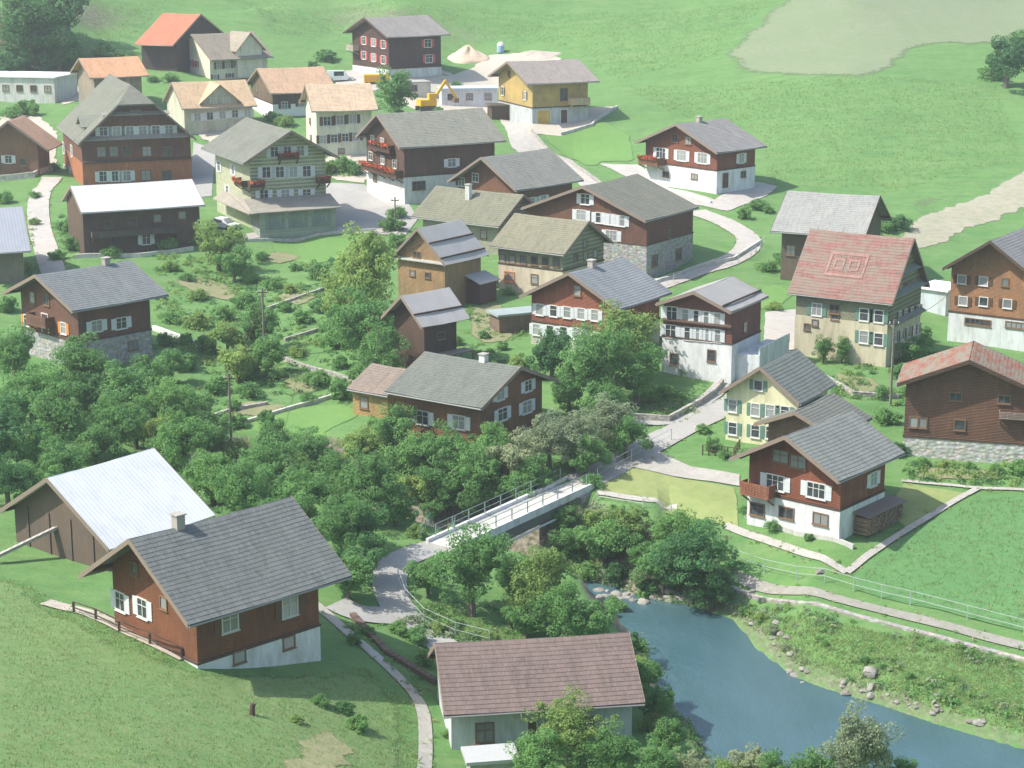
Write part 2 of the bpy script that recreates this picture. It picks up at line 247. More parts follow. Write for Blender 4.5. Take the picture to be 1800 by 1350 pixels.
'hotel24':{'s':1,'p':[-51.51,265.432,10.218,1.919,20.0,14.859,6.428,6.774,1.373,0.538],'ph':3.16,'w':[('G',-0.12,9.81,1.4,0.7,'n'),('G',4.39,7.43,1.0,1.1,'w'),('G',2.62,7.41,1.0,1.1,'w'),('G',0.84,7.38,1.0,1.1,'w'),('G',-0.94,7.36,1.0,1.1,'w'),('G',-2.73,7.34,1.0,1.1,'w'),('G',-4.53,7.32,1.0,1.1,'w'),('G',4.83,4.66,1.0,1.2,'n'),('G',3.14,4.66,1.0,1.2,'n'),('G',1.44,4.67,1.0,1.2,'n'),('G',-1.35,4.47,1.1,1.2,'n'),('G',-4.09,4.35,1.1,1.2,'n'),('G',4.7,1.3,1.1,1.3,'w'),('G',3.15,1.27,1.1,1.3,'w'),('G',1.6,1.23,1.1,1.3,'w'),('G',-1.05,1.19,1.2,1.3,'n'),('G',-3.95,1.05,1.2,1.3,'n'),('S',19.35,3.09,1.1,1.5,'w'),('S',10.89,3.65,1.1,1.5,'w'),('S',19.1,-0.39,1.6,1.9,'w'),('S',13.62,-0.01,1.6,1.9,'w')],'ch':None},
'white27':{'s':-1,'p':[-55.531,341.84,18.177,0.673,11.604,10.641,4.051,3.266,0.436,1.266],'ph':0.0,'w':[('G',3.39,2.52,0.8,1.1,'r'),('G',1.39,2.39,0.8,1.1,'r'),('G',-0.6,2.27,0.8,1.1,'r'),('S',1.8,2.28,0.9,1.2,'b'),('S',3.5,2.32,0.9,1.2,'b'),('S',5.22,2.36,0.9,1.2,'b'),('S',6.94,2.39,0.9,1.2,'b'),('S',8.67,2.43,0.9,1.2,'b'),('S',0.93,0.37,0.7,0.7,'b'),('S',3.84,0.45,0.7,0.7,'b'),('S',6.79,0.52,0.7,0.7,'b'),('S',9.76,0.59,0.7,0.7,'b')],'ch':None},
'annex21':{'s':1,'p':[-9.209,169.958,3.326,2.55,4.0,6.661,2.11,1.427,0.3,0.405],'ph':0.0,'w':[('S',2.73,0.87,0.8,0.9,'n')],'ch':None},
'annex5':{'s':-1,'p':[24.0,156.0,2.7,0.975,5.458,5.672,2.9,1.2,0.978,0.85],'ph':0.0,'w':[],'ch':None},
}

# ------------------------------------------------------------ air: one closed box of even haze round camera and scene
hz = bpy.data.materials.new('haze'); hz.use_nodes = True; hz.node_tree.nodes.clear()
ho = hz.node_tree.nodes.new('ShaderNodeOutputMaterial'); hv = hz.node_tree.nodes.new('ShaderNodeVolumePrincipled')
hv.inputs['Color'].default_value = (.86, .95, 1, 1); hv.inputs['Density'].default_value = HAZE; hv.inputs['Anisotropy'].default_value = .2
hz.node_tree.links.new(hv.outputs[0], ho.inputs['Volume'])
tag(MB().box(-310, -100, -6.5, 310, 660, 190).build('haze', hz), 'thin pale summer haze', kind='stuff')

# ------------------------------------------------------------ terrain
WZ = -3.5                                                   # water level
ctl = []
for px, py, z in [(0,1349,9),(300,1349,6.5),(600,1349,2.2),(0,1180,6),(200,1200,4.6),(0,1012,3),(120,1075,2.6),(420,1215,2.0),(600,1210,.2),
    (640,1140,.2),(742,1340,-2.2),(705,1230,-1.2),(680,1000,.9),(700,1090,-.4),(640,1085,.0),(770,1130,-1.3),(785,955,1.0),(1010,850,1.6),
    (1290,1020,-.6),(1400,1048,-.9),(1500,1070,-1.2),(1800,1145,-1.6),(1950,1180,-1.8),(1600,1000,-.1),(1800,960,.9),(1490,1005,-.4),(1290,935,.9),(1150,895,1.0),(1710,868,1.7),(1800,1060,-.4),
    (1180,825,2.0),(1270,705,3.1),(1100,735,3.0),(300,850,1.3),(100,760,2.6),(480,770,2.0),(600,860,.8),(300,700,3.2),(450,690,3.3),(600,720,2.7),(400,600,4.4),(560,640,3.9),(400,500,5.6),(600,470,6.3),(520,430,7.0),
    (900,590,5.0),(640,370,8.2),(700,345,8.8),(870,190,13.0),(1000,280,10.2),(940,240,11.5),(1240,385,8.8),(1310,430,7.8),(1180,490,6.4),(1400,580,5.3),(1350,330,10.5),
    (1500,300,11.8),(1500,220,15.6),(1500,120,21.3),(1500,0,30),(1750,330,10.6),(1800,400,8.0),(1800,200,16.5),(1800,100,22),(1800,0,29),(1200,180,15.6),(1200,90,21.5),(1200,0,29),
    (1060,190,15.4),(1000,60,23.5),(1000,0,29),(700,0,29.5),(830,95,20.0),(780,150,16.4),(600,60,23),(450,40,25),(450,0,29.5),(180,60,24),(150,0,30),(0,0,31),(0,120,19.5),(60,175,14.5),(0,330,9.2),(50,420,7.6),(70,335,9.2),(0,600,4.6),(0,500,5.6),
    (1400,900,1.2),(1620,720,2.9)]:
    x, y = at_z(px, py, z); ctl.append((x, y, z))
ctl += [(-60,85,15),(-40,60,18),(0,60,10),(40,50,8),(40,90,-3),(0,88,-1.5),(0,0,44),(-70,0,45),(70,0,38),(0,-80,70),(15,100,-3),(-160,200,14),(160,200,8),(-200,100,16),(160,90,0),
        (-180,400,36),(-60,430,48),(0,430,48),(60,430,50),(180,420,52),(-260,620,120),(0,620,120),(260,620,120),(-130,300,20),(130,300,22),(100,150,0)]
for k, hd in H.items():
    x, y, z, th, L, W, he, ri, og, oe = hd['p']
    if k == 'annex5': continue
    for a, b in ((0, -1), (0, 1), (1, -1), (1, 1), (.5, 0)):
        X = x + math.cos(th) * L * a - math.sin(th) * b * W / 2; Y = y + math.sin(th) * L * a + math.cos(th) * b * W / 2
        up = {(0,-1): 2.3, (0,1): 2.7, (.5,0): 1.4}.get((a, b), 0) if k == 'front' else 0
        ctl.append((X, Y, z + up))
ctl = np.array(ctl)
def solve_rbf(P):
    n = len(P); D = np.hypot(P[:, None, 0] - P[None, :, 0], P[:, None, 1] - P[None, :, 1])
    A = np.zeros((n + 3, n + 3)); A[:n, :n] = D + np.eye(n) * -2.0; A[:n, n] = 1; A[:n, n+1:] = P[:, :2]; A[n:, :n] = A[:n, n:].T
    return np.linalg.solve(A, np.concatenate([P[:, 2], np.zeros(3)]))
wts = solve_rbf(ctl)
def base_z(X, Y):
    out = np.empty(X.size); xf, yf = X.ravel(), Y.ravel()
    for i in range(0, X.size, 20000):
        D = np.hypot(xf[i:i+20000, None] - ctl[None, :, 0], yf[i:i+20000, None] - ctl[None, :, 1])
        out[i:i+20000] = D @ wts[:-3] + wts[-3] + wts[-2] * xf[i:i+20000] + wts[-1] * yf[i:i+20000]
    return out.reshape(X.shape)
def dist_seg(X, Y, a, b):
    ax, ay = a; bx, by = b; dx, dy = bx - ax, by - ay
    t = np.clip(((X - ax) * dx + (Y - ay) * dy) / (dx*dx + dy*dy), 0, 1)
    return np.hypot(X - ax - t * dx, Y - ay - t * dy)
def inside(X, Y, P):
    r = np.zeros(X.shape, bool)
    for i in range(len(P)):
        (x1, y1), (x2, y2) = P[i], P[i-1]
        c = ((y1 > Y) != (y2 > Y)); r ^= c & (X < (x2 - x1) * (Y - y1) / ((y2 - y1) or 1e-9) + x1)
    return r
pool_px = [(1062,1052),(1130,1046),(1205,1062),(1285,1088),(1330,1140),(1395,1188),(1445,1207),(1505,1224),(1560,1240),(1650,1272),(1740,1297),(1900,1345),(2400,1500),(2400,1650),(1900,1480),(1600,1384),(1420,1366),(1290,1384),(1240,1350),(1200,1275),(1150,1210),(1122,1135),(1090,1095)]
pool = [at_z(a, b, WZ) for a, b in pool_px]
stream = [(-22,160),(-12,154),(0,145.6),(7,139.6),(11,136)]
hw = 2.2
def axis(segs):
    o = []
    for a, b, st in segs: o += list(np.arange(a, b, st))
    return np.array(o + [segs[-1][1]])
gx = axis([(-300,-110,8),(-110,-70,2),(-70,75,.75),(75,115,2),(115,300,8)])
gy = axis([(-90,60,10),(60,84,2),(84,185,.7),(185,290,1.1),(290,400,2),(400,640,10)])
GX, GY = np.meshgrid(gx, gy)
GZ = base_z(GX, GY)
nz = np.zeros(GX.shape)                                     # gentle unevenness
for k in range(14):
    a = rng.uniform(0, 6.28); f = .12 * 1.35 ** k; nz += np.sin((GX * math.cos(a) + GY * math.sin(a)) * f + rng.uniform(0, 6)) * .16 / 1.35 ** k
GZ += nz * .8
dp = np.full(GX.shape, 1e9)
for i in range(len(pool)): dp = np.minimum(dp, dist_seg(GX, GY, pool[i-1], pool[i]))
dp = np.where(inside(GX, GY, pool), -dp, dp)
ds = np.full(GX.shape, 1e9)
for a, b in zip(stream, stream[1:]): ds = np.minimum(ds, dist_seg(GX, GY, a, b))
ds -= hw
dr = np.minimum(dp, ds) + nz * .8
SLP = np.where(GX > 12, .42, np.where(GX > 5, .8, 1.3))
bank = np.where(dr > 0, WZ + .05 + dr * SLP + np.minimum(dr, 1) * .35, WZ + dr * .35)
GZ = np.minimum(GZ, np.where(dr > 14, 1e9, bank))
GZ = np.maximum(GZ, WZ - 1.6)
def gz(x, y):
    i = int(np.clip(np.searchsorted(gx, x) - 1, 0, len(gx) - 2)); j = int(np.clip(np.searchsorted(gy, y) - 1, 0, len(gy) - 2))
    u = min(max((x - gx[i]) / (gx[i+1] - gx[i]), 0), 1); v = min(max((y - gy[j]) / (gy[j+1] - gy[j]), 0), 1)
    a, b, c, d = GZ[j, i], GZ[j, i+1], GZ[j+1, i+1], GZ[j+1, i]
    return float((1-u)*(1-v)*a + u*(1-v)*b + u*v*c + (1-u)*v*d)
def at(px, py):
    d = ray(px, py); t = 80.0; pt = t
    while t < 700:
        x, y, z = d[0]*t, d[1]*t, CAM[2] + d[2]*t
        if z < gz(x, y):
            lo, hi = pt, t
            for _ in range(12):
                m = (lo + hi) / 2
                if CAM[2] + d[2]*m < gz(d[0]*m, d[1]*m): hi = m
                else: lo = m
            t = hi; break
        pt = t; t += 1.0
    x, y = d[0]*t, d[1]*t
    return Vector((x, y, gz(x, y)))
ny, nx = GX.shape
vs = np.stack([GX, GY, GZ], -1).reshape(-1, 3)
idx = np.arange(nx * ny).reshape(ny, nx)
fs = np.stack([idx[:-1, :-1], idx[:-1, 1:], idx[1:, 1:], idx[1:, :-1]], -1).reshape(-1, 4)
def fast_mesh(name, v, f, mat, smooth=False):
    me = bpy.data.meshes.new(name); k = f.shape[1]
    me.vertices.add(len(v)); me.vertices.foreach_set('co', np.ascontiguousarray(v, np.float32).ravel())
    me.loops.add(f.size); me.loops.foreach_set('vertex_index', np.ascontiguousarray(f, np.int32).ravel())
    me.polygons.add(len(f)); me.polygons.foreach_set('loop_start', np.arange(0, f.size, k, dtype=np.int32)); me.polygons.foreach_set('loop_total', np.full(len(f), k, np.int32))
    if smooth: me.polygons.foreach_set('use_smooth', np.ones(len(f), bool))
    me.update(calc_edges=True); me.validate()
    if mat: me.materials.append(mat)
    return me
# grass: a fresher band in the valley, yellower and drier on the slopes; earth on the steep river banks
t, k = blend_ground('grass', [(.09,.21,.065), (.13,.255,.08), (.07,.17,.055), (.19,.27,.105)], .045, .7, .12)
geo = t.n('ShaderNodeNewGeometry'); sep = t.n('ShaderNodeSeparateXYZ', Vector=geo.outputs['Normal'])
steep = t.ramp(t.n('ShaderNodeMath', operation='ADD', **{}).outputs[0], [(.78, 1.), (.9, 0.)])
ad = steep.node.inputs[0].links[0].from_node; t.t.links.new(sep.outputs['Z'], ad.inputs[0])
nn = t.n('ShaderNodeMapRange', Value=t.noise(1.1, 6, .75)); nn.inputs[3].default_value = -.14; nn.inputs[4].default_value = .12; t.t.links.new(nn.outputs[0], ad.inputs[1])
k = t.mix(t.ramp(t.noise(.5, 5, .75, t.map((.35, 1.2, 1), (0, 0, .35))), [(.45, 0.), (.62, .55)]), k, (.155, .25, .09))
k = t.mix(t.ramp(t.noise(.22, 6, .8), [(.52, 0.), (.66, .5)]), k, (.075, .15, .045))
k = t.mix(t.ramp(t.noise(.16, 7, .85, t.map((.25, 2.2, 1), (0, 0, -.5))), [(.5, 0.), (.7, .5)]), k, (.2, .29, .13))
k = t.mix(steep, k, t.ramp(t.noise(2.5, 6, .75), [(.35, (.07,.075,.045)), (.5, (.16,.15,.11)), (.65, (.3,.28,.24))]))
grass_mat = t.out(k)
ter = link('ground', fast_mesh('ground', vs, fs, grass_mat, True)); tag(ter, 'grassy valley floor rising to mown hillside meadows', kind='structure')

# water
t = NT('water', .09, .5)
k = t.ramp(t.noise(.12, 4, .6, t.map((1, .5, 1))), [(.3, (.035,.085,.09)), (.55, (.055,.115,.14)), (.75, (.09,.145,.17))])
t.bump(t.noise(1.6, 6, .7, t.map((1, .45, 1), (0, 0, .5))), .12, .8)
me = MB().poly([(-150,84,WZ),(150,84,WZ),(150,190,WZ),(-150,190,WZ)], [(0,1,2,3)]).mesh('water', t.out(k))
tag(link('water', me), 'still blue green river pool below the bridge', kind='structure')

# draped sheets
def drape(name, outline, mat, off=.05, step=1.0, label=None, jit=0., kind='structure', **kk):
    P = []
    for i in range(len(outline)):
        a, b = Vector(outline[i]), Vector(outline[(i+1) % len(outline)]); n = max(1, int((b-a).length / step))
        for q in range(n):
            c = a.lerp(b, q / n)
            if jit: c = c + Vector((random.uniform(-jit, jit), random.uniform(-jit, jit)))
            P.append(c)
    xs = [p.x for p in P]; ys = [p.y for p in P]; A = np.array([(p.x, p.y) for p in P])
    g = np.stack(np.meshgrid(np.arange(min(xs), max(xs), step), np.arange(min(ys), max(ys), step)), -1).reshape(-1, 2)
    if len(g):
        m = inside(g[:, 0], g[:, 1], [tuple(p) for p in A]); g = g[m]
        if len(g):
            d = np.min(np.hypot(g[:, None, 0] - A[None, :, 0], g[:, None, 1] - A[None, :, 1]), 1); g = g[d > step * .45]
    V = P + [Vector(q) for q in g]
    r = geometry.delaunay_2d_cdt(V, [], [list(range(len(P)))], 1, 1e-4)
    vv = [(p.x, p.y, gz(p.x, p.y) + off) for p in r[0]]
    me = bpy.data.meshes.new(name); me.from_pydata(vv, [], [tuple(f) for f in r[2]]); me.update(); me.materials.append(mat)
    ea = me.attributes.new('edge', 'FLOAT', 'POINT'); vx = np.array([q[0] for q in vv]); vy = np.array([q[1] for q in vv]); dd = np.full(len(vv), 1e9)
    for i in range(len(A)):
        if np.hypot(*(A[i]-A[i-1])) > 1e-6: dd = np.minimum(dd, dist_seg(vx, vy, A[i-1], A[i]))
    ea.data.foreach_set('value', dd.astype(np.float32))
    bm = bmesh.new(); bm.from_mesh(me); bmesh.ops.recalc_face_normals(bm, faces=bm.faces)
    if sum(f.normal.z for f in bm.faces) < 0: bmesh.ops.reverse_faces(bm, faces=bm.faces)
    bm.to_mesh(me); bm.free()
    return tag(link(name, me), label, kind=kind, **kk)
def ribbon(pts, w):                                         # outline of a strip round a smoothed centre line
    P = [Vector(p[:2]) for p in pts]
    for _ in range(2):
        Q = [P[0]]
        for a, b in zip(P, P[1:]): Q += [a.lerp(b, .25), a.lerp(b, .75)]
        P = Q + [P[-1]]
    l, r = [], []
    for i, p in enumerate(P):
        d = (P[min(i+1, len(P)-1)] - P[max(i-1, 0)]).normalized(); n = Vector((-d.y, d.x)) * w / 2
        l.append(p + n); r.append(p - n)
    return [tuple(q) for q in l + r[::-1]], P
def pxs(L): return [tuple(at(a, b)[:2]) for a, b in L]
def gm(name, cols, s1=.15, s2=1.2, feather=0):
    t, k = blend_ground(name, cols, s1, s2, .04); m = t.out(k)
    if feather:                                             # the surface thins out raggedly into the grass at its border
        at_ = t.n('ShaderNodeAttribute', attribute_name='edge').outputs['Fac']
        nz_ = t.n('ShaderNodeMath', operation='MULTIPLY'); t.t.links.new(t.noise(.9, 8, .85), nz_.inputs[0]); nz_.inputs[1].default_value = feather*1.6
        sb = t.n('ShaderNodeMath', operation='SUBTRACT'); t.t.links.new(at_, sb.inputs[0]); t.t.links.new(nz_.outputs[0], sb.inputs[1])
        fc = t.n('ShaderNodeMapRange', Value=sb.outputs[0]); fc.inputs[1].default_value = -.12*feather; fc.inputs[2].default_value = .12*feather
        mx = t.n('ShaderNodeMixShader'); tr = t.n('ShaderNodeBsdfTransparent')
        t.t.links.new(fc.outputs[0], mx.inputs[0]); t.t.links.new(tr.outputs[0], mx.inputs[1]); t.t.links.new(t.b.outputs[0], mx.inputs[2])
        t.t.links.new(mx.outputs[0], t.t.nodes['Material Output'].inputs[0])
    return m
ROAD = gm('road', [(.3,.295,.29),(.4,.39,.38),(.33,.33,.31),(.24,.24,.23)], .25, 1.5)
GRAVEL = gm('gravel', [(.42,.38,.32),(.5,.45,.39),(.34,.32,.26),(.58,.54,.48)], .2, 2)
CONC = gm('concrete', [(.36,.345,.32),(.44,.42,.4),(.31,.3,.27),(.24,.25,.2)], .3, 1.5)
PALE = gm('pale_path', [(.39,.37,.35),(.47,.44,.42),(.34,.32,.29),(.29,.29,.23)], .3, 1.5)
EARTH = gm('garden_soil', [(.2,.19,.11),(.3,.26,.18),(.14,.19,.07),(.12,.21,.06)], .35, 1.4, .9)
DRY = gm('dry_field', [(.175,.225,.13),(.215,.24,.165),(.14,.215,.09),(.25,.265,.2)], .09, 1.1, 5)
HILLG = gm('hill_meadow', [(.125,.235,.08),(.175,.25,.1),(.095,.195,.065),(.27,.27,.14)], .09, .9, 1.5)
TRACK = gm('dirt_track', [(.3,.28,.22),(.36,.33,.27),(.2,.24,.13),(.42,.4,.34)], .12, .9, .8)
LAWN = gm('lawn', [(.11,.23,.065),(.15,.265,.08),(.1,.22,.06),(.2,.28,.1)], .1, 1.5, .5)
YLAWN = gm('mown_lawn', [(.22,.27,.1),(.28,.3,.13),(.17,.24,.08),(.3,.29,.16)], .1, 1.2)
DEEP = gm('meadow', [(.085,.2,.075),(.12,.24,.09),(.068,.17,.06),(.15,.25,.1)], .07, 1.6, .25)
LGR = gm('upper_meadow', [(.14,.22,.085),(.19,.245,.115),(.12,.2,.07),(.22,.255,.14)], .06, .7, 5)

zones = [
 ('field', DRY, [(1350,0),(1240,100),(1280,140),(1500,154),(1580,136),(1655,84),(1710,88),(1800,82),(1980,60),(1980,0),(1980,-100),(1400,-100)], 'pale dry mown field on the upper slope', 1.6, .9, .06),
 #('field', LGR, [(900,60),(1060,40),(1180,60),(1060,130),(1110,190),(1000,100),(900,75)], 'worn lighter grass above the yellow chalet', 1.6, .9, .05),
 ('dirt_road', TRACK, [(1560,395),(1640,372),(1720,345),(1800,292),(1900,250),(1900,310),(1800,372),(1720,400),(1650,432),(1600,440)], 'pale dirt track across the slope', 1.0, .7, .06),
 ('ground_patch', DRY, [(1560,350),(1600,335),(1700,325),(1800,270),(1800,300),(1720,345),(1600,400),(1570,400)], 'stony worn grass beside the dirt track', 1.5, .5, .05),
 ('meadow', DEEP, [(1497,1012),(1560,962),(1640,912),(1722,868),(1800,868),(1990,868),(1990,1160),(1800,1112),(1700,1090),(1600,1065),(1500,1040)], 'smooth deep green meadow beside the river road', 1.5, .1, .06),
 ('lawn', YLAWN, [(1060,848),(1110,822),(1180,838),(1290,858),(1300,930),(1150,882),(1050,868)], 'yellowish mown lawn beside the driveway', 1, .1, .06),
 ('lawn', YLAWN, [(1590,850),(1700,868),(1600,935),(1560,900)], 'yellowish lawn corner right of the river chalet', 1, .1, .06),
 ('lawn', LAWN, [(940,228),(1060,212),(1110,235),(1120,285),(1060,285),(1040,300),(1000,280)], 'bright green bank under the yellow chalet', 1.5, .2, .07),
 ('lawn', LAWN, [(470,425),(560,412),(630,420),(620,450),(540,470),(480,445)], 'bright green lawn by the square', 1, .1, .06),
 ('lawn', LAWN, [(400,745),(520,715),(620,705),(640,730),(560,790),(430,790)], 'green lawn in front of the brown house', 1.2, .1, .05),
 ('lawn', LAWN, [(1290,520),(1370,495),(1400,520),(1370,545),(1300,545)], 'green garden strip beside the red roof', 1, .1, .06),
 ('road', ROAD, [(560,322),(640,325),(705,350),(735,385),(712,415),(560,408),(572,360)], 'pale asphalt village square', 1, .05, .07),
 ('road', ROAD, [(340,250),(380,262),(372,345),(330,350),(335,300)], 'pale lane between the big inn and flower house', 1, .05, .07),
 ('yard', PALE, [(1345,550),(1400,545),(1400,615),(1340,625)], 'pale asphalt court behind the white window chalet', 1, .1, .09),
 ('yard', GRAVEL, [(690,125),(760,118),(800,132),(860,98),(950,90),(990,104),(900,135),(870,165),(880,200),(780,205),(700,180)], 'pale gravel building yard', 1.5, .3, .06),
 ('road', PALE, [(868,168),(925,190),(945,240),(1000,282),(1062,325),(1040,345),(985,300),(900,260),(880,215)], 'pale upper village road', 1, .1, .09),
 ('yard', GRAVEL, [(0,205),(60,200),(98,232),(98,300),(60,312),(0,300)], 'pale gravel yard between the small brown house and the inn', 1, .3, .07),
 ('yard', GRAVEL, [(340,232),(440,228),(520,262),(440,270),(380,258)], 'pale gravel yard behind the flowered house', 1, .3, .08),
 ('yard', PALE, [(560,128),(640,122),(690,140),(660,160),(600,155)], 'pale apron below the dark top chalet', 1, .2, .08),
 ('yard', GRAVEL, [(590,262),(640,255),(650,300),(640,322),(590,318),(565,300)], 'gravel strip beside the long dark house', 1, .2, .08),
 ('ground_patch', GRAVEL, [(98,165),(150,150),(165,170),(110,185)], 'pale forecourt of the white flat building', 1, .3, .07),
 ('yard', GRAVEL, [(1080,188),(1035,222),(985,240),(928,236),(905,215),(960,205),(1040,190)], 'gravel apron of the yellow chalet', 1, .2, .1),
 ('yard', PALE, [(1055,288),(1120,290),(1175,330),(1255,352),(1330,320),(1365,328),(1350,345),(1280,372),(1180,352),(1110,315)], 'pale terrace round the hillside chalet', 1, .15, .08),
 ('driveway', CONC, [(1100,820),(1150,792),(1215,822),(1300,836),(1300,856),(1180,838)], 'bright white driveway to the river chalet', 1, .03, .1),
 ('garden_bed', EARTH, [(820,540),(880,530),(925,560),(905,600),(850,610),(815,590)], 'dry vegetable garden beside the small barn', 1, .2, .07),
 ('garden_bed', EARTH, [(380,715),(440,700),(530,712),(470,740),(430,735),(400,750)], 'bare soil bed on the lower garden terrace', 1, .1, .09),
 ('garden_bed', EARTH, [(480,655),(560,650),(575,690),(520,702),(490,680)], 'soil bed beside the terrace wall', 1, .1, .09),
 ('garden_bed', EARTH, [(290,492),(360,482),(430,505),(420,535),(340,520)], 'sparse garden bed right of the left chalet', 1, .1, .09),
 ('garden_bed', EARTH, [(330,745),(405,722),(410,742),(350,768)], 'brown soil bed above the white roofed barn', 1, .1, .09),
 ('garden_bed', EARTH, [(440,450),(500,438),(545,455),(480,470)], 'pale soil bed below the garages', 1, .1, .09),
 ('garden_bed', EARTH, [(470,520),(530,505),(575,520),(520,545)], 'soil bed in the middle garden', 1, .1, .09),
 ('garden_bed', EARTH, [(210,640),(290,620),(310,650),(240,670)], 'soil bed below the left chalet', 1, .1, .09),
 ('garden_bed', EARTH, [(1130,715),(1190,690),(1240,680),(1200,720),(1150,735)], 'garden bed left of the cream house', 1, .1, .09),
 ('garden_bed', EARTH, [(1450,650),(1550,665),(1570,700),(1480,700)], 'vegetable rows between the cream house and barn', 1, .1, .09),
 ('garden_bed', EARTH, [(1590,815),(1750,820),(1790,850),(1600,848)], 'grey garden strip below the mossy barn', 1, .1, .09),
 ('meadow', HILLG, [(-60,1000),(0,1010),(60,1030),(130,1085),(210,1125),(340,1172),(560,1172),(620,1160),(690,1205),(728,1245),(735,1349),(730,1480),(-80,1480)], 'yellowish near hillside meadow', 1.2, .15, .05),
 ('dry_grass', gm('dry_grass', [(.25,.25,.13),(.32,.3,.18),(.18,.22,.09),(.36,.33,.22)], .4, 1.5, .8), [(540,1275),(600,1262),(640,1349),(600,1380),(480,1380),(500,1310)], 'dry straw coloured patch on the hillside', .8, .5, .1),
]
for nm, mt, pl, lb, st, jt, of in zones: drape(nm, pxs(pl), mt, of, st, lb, jt)
roads = [
 ('road', ROAD, [(1390,640),(1300,700),(1225,742),(1130,790),(1060,832),(1012,852)], 3.0, 'village road running down to the bridge', .1),
 ('road', ROAD, [(782,957),(730,972),(690,992),(682,1030),(700,1075),(740,1110),(800,1150),(850,1200)], 2.5, 'lane curving away from the bridge', .1),
 ('yard', ROAD, [(590,1062),(630,1082),(690,1085)], 2.4, 'asphalt parking place right of the large chalet', .12),
 ('path', PALE, [(92,312),(66,345),(68,400),(84,450),(98,490)], 2.8, 'pale footpath down past the weathered barn', .1),
 ('path', CONC, [(552,1062),(590,1092),(640,1138),(700,1190),(736,1228),(750,1275),(744,1370)], .85, 'narrow concrete footpath down the hillside', .08),
 ('road', PALE, [(1222,372),(1290,398),(1325,425),(1290,460),(1210,482),(1150,505)], 3.0, 'pale village lane curving round the dark chalet', .1),
 ('road', gm('river_road', [(.27,.255,.24),(.33,.31,.29),(.2,.22,.15),(.22,.21,.19)], .3, 1.6), [(1285,1012),(1400,1042),(1500,1062),(1600,1086),(1700,1112),(1800,1138),(1980,1180)], 1.05, 'river road on top of the stone wall', .1),
 ('path', CONC, [(1275,925),(1380,962),(1488,1008)], .7, 'concrete garden edging in front of the river chalet', .12),
 ('path', CONC, [(1488,1008),(1560,955),(1640,905),(1722,858)], .6, 'concrete meadow edging right of the river chalet', .12),
 ('path', CONC, [(1585,846),(1700,858),(1820,864)], .5, 'concrete edging along the garden strip', .12),
 ('path', ROAD, [(1110,742),(1180,745),(1225,715),(1272,672)], 1.6, 'narrow walled garden path left of the cream house', .1),
 ('path', PALE, [(1050,866),(1130,880),(1190,893)], .8, 'light footpath along the lawn edge', .1),
 ('path', PALE, [(428,418),(520,410),(640,402),(700,410)], 1.6, 'pale pavement in front of the garages', .13),
 ('path', GRAVEL, [(80,1060),(150,1075),(200,1100),(330,1160)], 1.4, 'gravel terrace path at the large chalet', .1),
]
EDGES = []
for nm, mt, pl, w_, lb, of in roads:
    o, _ = ribbon(pxs(pl), w_); EDGES.append(o); drape(nm, o, mt, of, max(.5, w_ / 3), lb)

